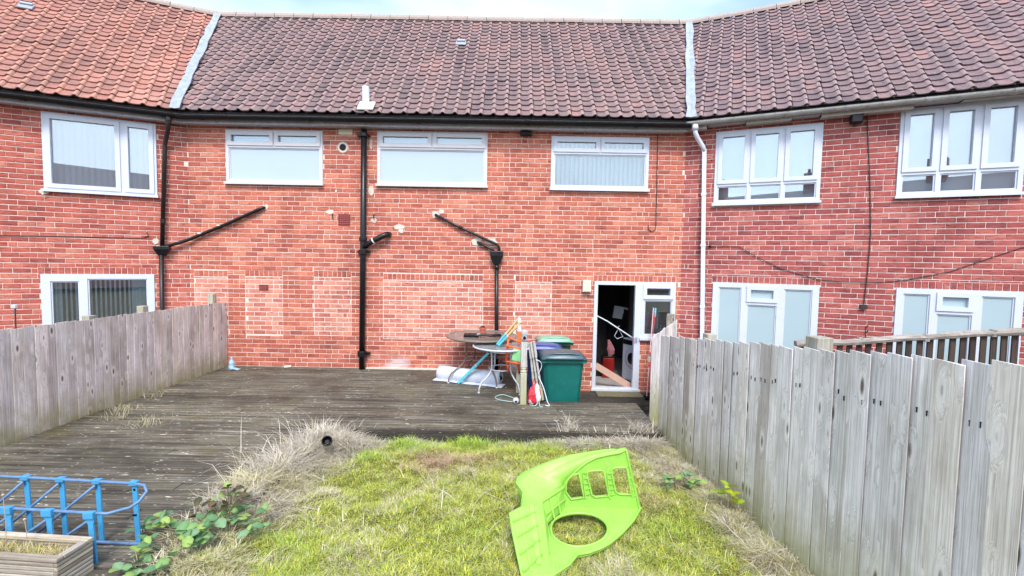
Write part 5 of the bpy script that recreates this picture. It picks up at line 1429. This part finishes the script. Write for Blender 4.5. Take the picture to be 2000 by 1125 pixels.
mb.bar(P3(*(a0.lerp(b0, .55) + Vector((.01,-.012,0)))), P3(*(a1.lerp(b1, .5) + Vector((.01,-.012,0)))), .012, .012)
mb.build('corner_rib', m_lime, toy)
# ladder part with rungs
L1, L2, L3 = Vector((.014,-5.22,.125)), Vector((.040,-5.36,.07)), Vector((.105,-5.60,-.09))
Q1, Q2, Q3 = Vector((.256,-5.03,.12)), Vector((.297,-5.10,-.01)), Vector((.285,-5.38,-.085))
quad_panel('ladder_panel', [tuple(L1), tuple(Q1), tuple(Q2), tuple(Q3), (.28,-5.55,-.10), tuple(L3), tuple(L2)], -.018)
mb = MB()
for f in (.16, .42, .68, .93):
    p = L1.lerp(L3, f); q = Q1.lerp(Q3, min(1, f * .93)); q = p.lerp(q, .72); e_ = Vector((.008, -.012, .018))
    mb.bar(P3(*(p + e_)), P3(*(q + e_)), .02, .022)
mb.build('rung', m_lime, toy)
mb = MB(); mb.bar(P3(*(L1.lerp(Q1, .62) + Vector((.01, -.015, .012)))), P3(*(L3.lerp(Q3, .55) + Vector((.01, -.012, .015)))), .03, .02)
mb.bar(P3(*(L1.lerp(Q1, .25) + Vector((.01, -.015, .012)))), P3(*(L3.lerp(Q3, .25) + Vector((.01, -.012, .015)))), .012, .016); mb.build('ladder_rib', m_lime, toy)
add_rim([P3(*L3), P3(*L2), P3(*L1), P3(*L1.lerp(Q1, .5)), P3(*Q1), P3(.36, -4.905, .12), P3(.454, -4.79, .118)], .013, False)
add_rim([P3(*Q1), P3(*Q2), P3(*Q3)], .01, False)
# broad top flange curling back behind the wall
inner = [L1, L1.lerp(Q1, .5), Q1, Vector((.36,-4.905,.122)), Vector((.454,-4.78,.12)), Vector((.495,-4.78,.198)), Vector((.542,-4.78,.248)), Vector((.60,-4.78,.30)), Vector((.644,-4.78,.335)), Vector((.72,-4.78,.376)), Vector((.81,-4.78,.40)), Vector((.914,-4.78,.42)), Vector((.962,-4.78,.445))]
outer = [Vector((.012,-5.20,.10)), Vector((.10,-5.08,.10)), Vector((.108,-5.03,.12)), Vector((.120,-4.95,.152)), Vector((.068,-4.87,.186)), Vector((.075,-4.81,.203)), Vector((.141,-4.755,.228)), Vector((.247,-4.72,.260)), Vector((.36,-4.70,.30)), Vector((.50,-4.685,.340)), Vector((.62,-4.69,.364)), Vector((.78,-4.70,.395)), Vector((.962,-4.75,.436))]
mb = MB(); V = []; nf = 6
for a, b in zip(inner, outer):
    for k in range(nf + 1):
        f = k / nf; p = a.lerp(b, f); i_ = inner.index(a)
        dip = -.022 if (k in (3, 4) and 6 <= i_ <= 11) else 0
        V.append(P3(p.x, p.y, p.z + .006 * math.sin(math.pi * f) + dip))
mb.add(V, [(i*(nf+1)+k, i*(nf+1)+k+1, (i+1)*(nf+1)+k+1, (i+1)*(nf+1)+k) for i in range(len(inner)-1) for k in range(nf)])
o = mb.build('top_flange', m_lime, toy, smooth=True); md = o.modifiers.new('t', 'SOLIDIFY'); md.thickness = .012
add_rim([P3(*p) for p in outer], .010, False)
mb = MB(); V = [P3(*p) for p in outer[2:]] + [P3(p.x + .02, p.y + .05, p.z - .16) for p in outer[2:]]; m_ = len(outer) - 2
mb.add(V, [(i, i+1, m_+i+1, m_+i) for i in range(m_-1)]); o = mb.build('outer_skirt', m_lime, toy, smooth=True); md = o.modifiers.new('t', 'SOLIDIFY'); md.thickness = .01

t = thing('garden_stake', 'thin dark garden stake with a pale cap standing behind the pinkish fence', 'stake', (-5.86, -3.1, -.45))
mb = MB(); mb.tube([(0, 0, 0), (.01, 0, 1.78)], .007, 6); mb.build('rod', M['cable'], t)
mb = MB(); mb.box(-.025, .03, -.02, .02, 1.77, 1.815); mb.build('cap', m_gf, t, bevel=.008)

# small black pot lost in the dry grass
t = thing('plastic_pot', 'small black plastic plant pot tipped over in the dry grass at the deck corner', 'pot', (-1.93, -3.72, 0.03), R(20))
ax = Matrix.Rotation(R(62), 3, 'X')
mb = MB(); mb.lathe([(.036, 0), (.05, .085), (.056, .085), (.056, .10), (.048, .10), (.032, .01)], (0, 0, 0), 16, ax); mb.build('pot_shell', M['black'], t)
mb = MB(); mb.lathe([(.046, .03), (.02, .04)], (0, 0, 0), 12, ax); mb.build('pot_inside', M['black'], t)

# ================================================================== GRASS
FDX = (2.245 - 1.85) / (7.20 - 2.86)
def fence_x(y): return 1.85 + (-2.86 - y) * FDX
def blades(x, y, z, h, w, lean, az, curl, col):
    """numpy blades: 5 vertices, 3 triangles each"""
    n = len(x)
    dx, dy = np.cos(az), np.sin(az); px, py = -dy, dx
    def pt(f):
        out = lean * h * (f ** 1.6); zz = h * (f - curl * f * f)
        return x + dx * out, y + dy * out, z + zz
    V = np.zeros((n, 5, 3)); 
    for k, (f, wf) in enumerate(((0.0, 1.0), (0.55, 0.8))):
        a, b, c = pt(f)
        V[:, 2*k, 0] = a - px * w * wf; V[:, 2*k, 1] = b - py * w * wf; V[:, 2*k, 2] = c
        V[:, 2*k+1, 0] = a + px * w * wf; V[:, 2*k+1, 1] = b + py * w * wf; V[:, 2*k+1, 2] = c
    a, b, c = pt(1.0); V[:, 4, 0] = a; V[:, 4, 1] = b; V[:, 4, 2] = c
    base = np.arange(n)[:, None] * 5
    T = np.concatenate([base + np.array([[0, 1, 3]]), base + np.array([[0, 3, 2]]), base + np.array([[2, 3, 4]])], 0)
    C = np.repeat(col, 5, axis=0)
    return V.reshape(-1, 3), T, C
def joinb(parts):
    Vs, Ts, Cs, b = [], [], [], 0
    for V, T, C in parts: Vs.append(V); Ts.append(T + b); Cs.append(C); b += len(V)
    return np.concatenate(Vs), np.concatenate(Ts), np.concatenate(Cs)
GREEN = np.array([(.48, .52, .06), (.60, .62, .09), (.28, .42, .07), (.68, .66, .16), (.52, .58, .18)])
STRAW = np.array([(.70, .64, .36), (.76, .71, .50), (.60, .54, .31), (.70, .66, .50)])
GREYS = np.array([(.62, .56, .46), (.70, .65, .56), (.50, .44, .34), (.74, .69, .58)])
RUST = np.array([(.60, .42, .28), (.66, .51, .36), (.52, .38, .25)])
def pick(pal, n): return pal[RNG.integers(0, len(pal), n)] * RNG.uniform(.62, 1.25, (n, 1))
N = 300000
x = RNG.uniform(-2.3, 2.25, N); y = RNG.uniform(-6.35, -3.11, N)
de = np.array([deck_edge(v) for v in y]); ok = (x > de + .03) & (x < fence_x(y) - .02)
x, y = x[ok], y[ok]; n = len(x); z = lawn_z(x, y) - .01
dry = vnoise(x * 1.5 + 3, y * 1.5 + 50, 7) * .5 + vnoise(x * 5 + 3, y * 5 + 50, 8) * .35 + vnoise(x * 14, y * 14 + 90, 9) * .25
dry += 0.4 * np.exp(-((fence_x(y) - x) / .33) ** 2) + 0.16 * np.exp(-((x - deck_edge(-3.5) - 0) / .32) ** 2) + .18 * np.exp(-((y + 3.15) / .25) ** 2)
rust = np.exp(-(((x + .78) / .36) ** 2 + ((y + 3.78) / .24) ** 2)) + .6 * np.exp(-(((x - 1.3) / .12) ** 2 + ((y + 4.5) / .1) ** 2)) + .5 * np.exp(-(((x + .25) / .3) ** 2 + ((y + 3.72) / .12) ** 2))
u = RNG.random(n)
pd = np.clip((dry - .53) / .40, 0.06, .9)
col = pick(GREEN, n); isdry = u < pd; col[isdry] = pick(STRAW, isdry.sum())
rs = RNG.random(n) < rust * .95; col[rs] = pick(RUST, rs.sum())
moss = vnoise(x * 3 + 31, y * 3 + 71, 12)
h = RNG.uniform(.022, .062, n) * (0.75 + .7 * vnoise(x * 2.2, y * 2.2 + 60, 10)) + .03 * (dry > .85)
w = RNG.uniform(.0010, .0038, n) * RNG.uniform(.6, 1.1, n)
lean = RNG.uniform(.3, 1.5, n); lean[isdry] *= 1.25
parts = [blades(x, y, z, h, w, lean, RNG.uniform(0, 6.283, n), RNG.uniform(.15, .55, n), col)]
# longer green tufts
for (cx, cy, s, k, hh) in ((-1.15, -3.3, .22, 700, .13), (-.45, -3.22, .3, 900, .13), (-.95, -3.45, .2, 500, .1), (.35, -3.2, .4, 800, .11), (-1.5, -3.7, .25, 500, .09), (.9, -3.25, .3, 500, .1), (-1.6, -5.2, .3, 500, .08), (1.2, -4.9, .4, 600, .09), (-.2, -5.0, .4, 500, .07), (.0, -4.2, .5, 700, .07), (-1.3, -5.6, .4, 700, .08)):
    gx = RNG.normal(cx, s * .5, k); gy = np.minimum(RNG.normal(cy, s * .35, k), -3.12)
    gx = np.minimum(gx, fence_x(gy) - .02)
    parts.append(blades(gx, gy, lawn_z(gx, gy) - .01, RNG.uniform(.5, 1.2, k) * hh, RNG.uniform(.0015, .003, k), RNG.uniform(.3, 1.2, k), RNG.uniform(0, 6.28, k), RNG.uniform(.1, .5, k), pick(GREEN * np.array([.85, 1.05, .9]), k)))
tp = [Vector((p[0], p[1])) for p in fl[:10]] + [Vector((.30, -4.74)), Vector((.12, -4.80)), Vector((.03, -4.95)), Vector((-.02, -5.2)), Vector((.06, -5.5))]
for i_ in range(len(tp)):
    a_, b_ = tp[i_], tp[(i_ + 1) % len(tp)]
    if i_ == 9: continue
    k = int(500 * (b_ - a_).length) + 20; f_ = RNG.random(k)
    nrm = np.array([(b_ - a_).y, -(b_ - a_).x]); nrm = nrm / (np.linalg.norm(nrm) + 1e-6)
    of = RNG.uniform(-.005, .05, k)
    gx = a_.x + (b_.x - a_.x) * f_ + nrm[0] * of; gy = a_.y + (b_.y - a_.y) * f_ + nrm[1] * of
    parts.append(blades(gx, gy, lawn_z(gx, gy) - .01, RNG.uniform(.05, .11, k), RNG.uniform(.0012, .003, k), RNG.uniform(.1, .9, k), RNG.uniform(0, 6.28, k), RNG.uniform(.1, .5, k), np.where(RNG.random((k, 1)) < .4, pick(STRAW, k), pick(GREEN, k))))
V, T, C = joinb(parts)
o = bpy.data.objects.new('grass', fast_mesh('grass', V, T, M['grass'], C)); link(o); o['kind'] = 'stuff'
o['label'] = 'short mossy yellow green lawn grass with straw patches'

# dry grass tussocks: long arching pale stalks
parts = []
def tussock(cx, cy, s, k, hh, pal=GREYS, az0=None, zoff=0.0, spread=1.0):
    gx = RNG.normal(cx, s * .45, k); gy = RNG.normal(cy, s * .35, k)
    zz = np.where((gy > -3.08) | (gx < np.array([deck_edge(v) for v in gy])), -.058, lawn_z(gx, gy) - .015) + zoff
    az = np.arctan2(gy - cy, gx - cx) + RNG.normal(0, 1.2, k) if az0 is None else RNG.normal(az0, .75, k)
    parts.append(blades(gx, gy, zz, RNG.uniform(.45, 1.25, k) * hh, RNG.uniform(.0012, .0042, k) * RNG.uniform(.6, 1.1, k), RNG.uniform(.2, 1.7, k) * spread, az, RNG.uniform(.3, .85, k), pick(pal, k)))
for (cx, cy, s, k, hh, pal) in (
    (-1.93, -3.38, .30, 1300, .19, GREYS), (-1.86, -3.62, .26, 900, .15, GREYS), (-2.03, -3.80, .26, 1000, .16, GREYS), (-1.62, -3.30, .2, 500, .14, GREYS), (-1.80, -3.95, .26, 700, .11, STRAW), (-2.02, -4.35, .24, 900, .14, STRAW), (-2.05, -4.75, .28, 1300, .15, GREYS), (-2.0, -5.0, .26, 600, .10, STRAW), (-2.0, -5.5, .3, 1000, .11, STRAW),
    (-2.02, -3.42, .26, 700, .20, GREYS), (-2.12, -3.75, .26, 700, .18, GREYS), (-1.86, -3.30, .2, 500, .19, GREYS), (-1.98, -3.95, .26, 600, .14, STRAW),
    (-2.20, -4.15, .26, 1300, .20, GREYS), (-2.24, -4.5, .25, 1200, .18, STRAW), (-2.10, -4.7, .3, 900, .13, STRAW), (-2.26, -4.85, .22, 900, .16, GREYS), (-2.26, -5.2, .25, 700, .12, STRAW), (-2.1, -5.5, .3, 700, .10, STRAW),
    (.62, -3.2, .17, 900, .15, GREYS), (.85, -3.22, .17, 1000, .17, GREYS), (1.1, -3.25, .2, 900, .15, GREYS), (1.38, -3.25, .2, 900, .17, GREYS), (1.65, -3.2, .17, 1100, .19, GREYS), (.2, -3.2, .15, 400, .12, GREYS), (-.2, -3.17, .15, 350, .10, GREYS), (-1.1, -3.2, .12, 350, .13, GREYS), (-1.0, -3.45, .12, 300, .11, GREYS),
    (1.55, -3.5, .2, 700, .11, GREYS), (1.75, -3.8, .2, 800, .12, GREYS), (1.80, -4.15, .2, 800, .13, GREYS), (1.85, -4.55, .2, 900, .13, STRAW), (1.90, -4.9, .2, 900, .12, GREYS), (1.93, -5.3, .2, 800, .12, GREYS), (1.9, -5.7, .25, 800, .12, GREYS),
    (-.78, -3.78, .3, 900, .07, RUST), (1.35, -3.7, .3, 500, .08, GREYS), (.1, -5.5, .3, 300, .07, GREYS)):
    tussock(cx, cy, s, k, hh, pal)
# coarse bent stems tangled through the tussocks
for (cx, cy, s_x, kk) in ((-1.95, -3.45, .4, 130), (-2.1, -3.9, .35, 110), (-2.15, -4.5, .35, 120), (-2.2, -5.1, .35, 90), (1.1, -3.25, .5, 130), (1.75, -3.9, .3, 120), (1.85, -4.6, .3, 120), (1.9, -5.3, .3, 120), (-.3, -4.6, 1.2, 110)):
    gx = RNG.normal(cx, s_x * .5, kk); gy = np.minimum(RNG.normal(cy, s_x * .4, kk), -3.12); gx = np.minimum(gx, fence_x(gy) - .03)
    zz = np.where(gx < np.array([deck_edge(v) for v in gy]), -.05, lawn_z(gx, gy))
    parts.append(blades(gx, gy, zz, RNG.uniform(.08, .22, kk), RNG.uniform(.002, .0042, kk), RNG.uniform(.3, 2.6, kk), RNG.uniform(0, 6.28, kk), RNG.uniform(.2, .95, kk), pick(np.concatenate([GREYS, STRAW, RUST * .7]), kk)))
# stray stalks lying over the deck edge
tussock(-2.1, -3.6, .5, 160, .38, GREYS, math.pi * .85, 0, 1.1); tussock(-2.2, -4.2, .4, 120, .33, GREYS, math.pi * .9, 0, 1.0)
for q in ((.72, -3.0, .10, 110, .20), (1.55, -2.98, .10, 110, .17), (-4.35, -3.05, .25, 160, .12), (-5.05, -2.6, .2, 120, .12), (-5.1, -2.0, .15, 80, .1), (-4.9, -2.9, .2, 80, .14)):
    gk = q[3]; gx = RNG.normal(q[0], q[2] * .4, gk); gx = np.maximum(gx, -5.2); gy = RNG.normal(q[1], q[2] * .35, gk)
    parts.append(blades(gx, gy, np.full(gk, -.058), RNG.uniform(.4, 1.2, gk) * q[4], RNG.uniform(.001, .0022, gk), RNG.uniform(.3, 1.5, gk), RNG.uniform(0, 6.28, gk), RNG.uniform(.1, .7, gk), pick(GREYS if q[0] > -3 else STRAW * .8, gk)))
V, T, C = joinb(parts)
o = bpy.data.objects.new('dry_grass', fast_mesh('dry_grass', V, T, M['grass'], C)); link(o); o['kind'] = 'stuff'
o['label'] = 'pale dry grass tussocks along the deck edge and fence'
# dry grass growing in the planter
k = 1500; lx = RNG.uniform(-.95, -.03, k); ly = RNG.uniform(-.06, .06, k)
V, T, C = blades(lx, ly, np.full(k, PH - .055), RNG.uniform(.03, .10, k), RNG.uniform(.0008, .0018, k), RNG.uniform(.4, 1.7, k), RNG.uniform(0, 6.28, k), RNG.uniform(.2, .8, k), np.where(RNG.random((k, 1)) < .18, pick(GREEN, k), pick(STRAW * np.array([1., .88, .8]), k)))
o = bpy.data.objects.new('planter_grass', fast_mesh('planter_grass', V, T, M['grass'], C)); link(o, pl); o['kind'] = 'stuff'
for (x0, hgt) in ((-.62, .26), (-.47, .30), (-.33, .15)):
    mb = MB(); mb.tube([(x0, .02, PH - .06), (x0 + .006, .02, PH + hgt * .5), (x0 - .004, .02, PH + hgt)], .0022, 5); mb.lathe([(.002, 0), (.008, .006), (.009, .012), (.003, .018)], (x0 - .004, .02, PH + hgt), 7)
    mb.build('seed_stalk', paint('dry stalk', (.42, .33, .24), .8), pl)
# moss and dead leaves on the deck
parts = []

# ================================================================== LEAFY PLANTS
def leaf_mesh(col, seed):
    r_ = random.Random(seed); V = []; F = []; n = 6
    for k in range(n):
        f = k / (n - 1); w = .40 * math.sin(math.pi * (f * .86 + .07)) ** .75 * (1 - .25 * f) * (1 + (.09 if k % 2 else -.05)); zz = .10 * math.sin(f * 2.6)
        V += [(f, -w, zz + .09 * w * 2), (f, 0, zz), (f, w, zz + .09 * w * 2)]
    for k in range(n - 1): F += [(k*3, (k+1)*3, (k+1)*3+1, k*3+1), (k*3+1, (k+1)*3+1, (k+1)*3+2, k*3+2)]
    me = bpy.data.meshes.new('leaf'); me.from_pydata(V, [], F)
    a = me.attributes.new('col', 'FLOAT_COLOR', 'POINT')
    for i in range(len(V)):
        q = 1.25 if i % 3 == 1 else r_.uniform(.85, 1.1)
        a.data[i].color = (min(1, col[0]*q), min(1, col[1]*q), min(1, col[2]*q), 1)
    me.materials.append(M['leaf']); me.polygons.foreach_set('use_smooth', [True] * len(me.polygons))
    return me
LG = [leaf_mesh(c, i) for i, c in enumerate(((.14, .27, .11), (.21, .35, .12), (.11, .22, .10), (.28, .40, .11), (.18, .30, .16)))]
LD = [leaf_mesh(c, 20 + i) for i, c in enumerate(((.07, .06, .03), (.12, .085, .045), (.06, .07, .03)))]
LY = [leaf_mesh(c, 40 + i) for i, c in enumerate(((.38, .44, .035), (.30, .42, .04)))]
m_stem = paint('bramble stem', (.16, .12, .07), .7)
def bramble(label, cx, cy, cz, sprays, seed, sets, size=(.05, .085)):
    r_ = random.Random(seed); t = thing('bramble', label, 'bramble', (cx, cy, cz))
    for (dx, dy, dz) in sprays:
        mb = MB(); mid = Vector((dx * .5, dy * .5, dz * .5 + .05)); tip = Vector((dx, dy, dz))
        mb.tube([(dx * .2, dy * .2, -.03), mid, tip], .0028, 5); mb.build('stem', m_stem, t)
        for k in range(3):
            a = r_.uniform(0, 6.28) if k == 0 else a + 2.1 + r_.uniform(-.3, .3)
            o = bpy.data.objects.new('leaf', r_.choice(r_.choice(sets)))
            s_ = r_.uniform(*size)
            link(o, t, tuple(tip + Vector((0, 0, r_.uniform(-.004, .01)))), (r_.uniform(-.75, .75), r_.uniform(-.6, .45) , a)); o.scale = (s_, s_ * 1.05, s_)
    return t
r_ = random.Random(77)
def spr(n, sx, sy, z0, z1): return [(r_.uniform(-sx, sx), r_.uniform(-sy, sy), r_.uniform(z0, z1)) for _ in range(n)]
bramble('green bramble spreading between the blue rack and the lawn', -2.28, -5.42, -.06, spr(18, .24, .18, .06, .15), 1, [LG], (.06, .095))
bramble('green bramble seedlings in front of the deck arm beside the planter corner', -2.38, -5.62, -.12, spr(9, .16, .09, .05, .11), 2, [LG], (.055, .09))
bramble('small bramble sprig poking up between the posts of the blue rack', -2.62, -5.28, -.05, [(.0, .0, .10), (.06, .02, .06), (-.05, .0, .05), (.12, .04, .13)], 3, [LG])
bramble('dark leaved bramble in the dry grass along the deck arm', -2.20, -4.98, -.05, spr(16, .14, .22, .08, .18), 4, [LD, LD, LG], (.045, .075))
bramble('bluish green bramble on the lawn below the dark leaved one', -2.03, -5.22, -.13, spr(20, .24, .22, .07, .15), 5, [LG], (.055, .09))
bramble('low green bramble at the foot of the tall silver fence', 1.60, -4.30, -.13, spr(11, .17, .10, .06, .11), 6, [LG], (.05, .08))
bramble('yellow green bramble shoot climbing against the tall silver fence', 1.88, -4.72, -.06, [(.0, .06, .15), (.02, .0, .11), (.025, -.05, .06), (-.06, .12, .06)], 7, [LY], (.06, .09))
# bare dock stems standing beyond the tall fence
m_dock = paint('dead dock stem', (.09, .03, .022), .85, .3)
for lab, x0, y0, zt in (('tall dead dock weed standing behind the tall fence', 5.05, -2.0, 1.14), ('short dead dock weed left of the tallest one behind the fence', 4.28, -2.02, .93), ('thin dead dock weed between the other two behind the fence', 4.42, -1.98, 1.0)):
    t = thing('dock_weed', lab, 'weed', (x0, y0, -.4)); r2 = random.Random(int(x0 * 100)); mb = MB(); hz = zt + .4
    mb.tube([(0, 0, 0), (.02, 0, hz * .5), (-.02, .01, hz)], .006, 5); mb.build('stem', m_dock, t)
    mb = MB()
    for k in range(26):
        f = r2.uniform(.6, 1.0); a = r2.uniform(0, 6.28); p = Vector((.02 - .04 * (f - .5) * 2, 0, hz * f)); q = p + Vector((.03 * math.cos(a), .03 * math.sin(a), .03)); mb.tube([p, q], .004, 4)
    mb.build('seed_head', m_dock, t, kind='stuff')

# ================================================================== HOUSES OPPOSITE (they show as reflections in the window panes)
t = thing('opposite_terrace', 'brick terrace with chimneys across the gardens, seen reflected in the upstairs panes', 'house', (0, -34, 0))
mb = MB(); mb.box(-26, 22, -8, 0, -.47, 5.2); mb.build('wall', paint('far brick', (.50, .30, .26), .9), t)
mb = MB(); mb.add([(-26.3, .4, 5.1), (22.3, .4, 5.1), (22.3, -4, 8.6), (-26.3, -4, 8.6), (22.3, -8.4, 5.1), (-26.3, -8.4, 5.1)], [(0,1,2,3), (3,2,4,5)]); mb.build('roof', paint('far roof', (.40, .31, .30), .85), t)
for x0 in (-22, -14, -6, 2, 14.5, 20):
    mb = MB(); mb.box(x0 - .55, x0 + .55, -4.5, -3.5, 7.8, 10.0); c_ = mb.build('chimney', paint('far chimney brick', (.33, .13, .10), .9), t)
    for dx in (-.3, 0, .3):
        mb = MB(); mb.lathe([(.13, 0), (.11, .4)], (x0 + dx, -4, 10.0), 10); mb.build('chimney_pot', M['terra'], c_)
for x0 in range(-24, 21, 3):
    for z0 in (.6, 3.3):
        mb = MB(); mb.box(x0, x0 + 1.5, .0, .04, z0, z0 + 1.2); mb.build('window', M['upvc'], t)
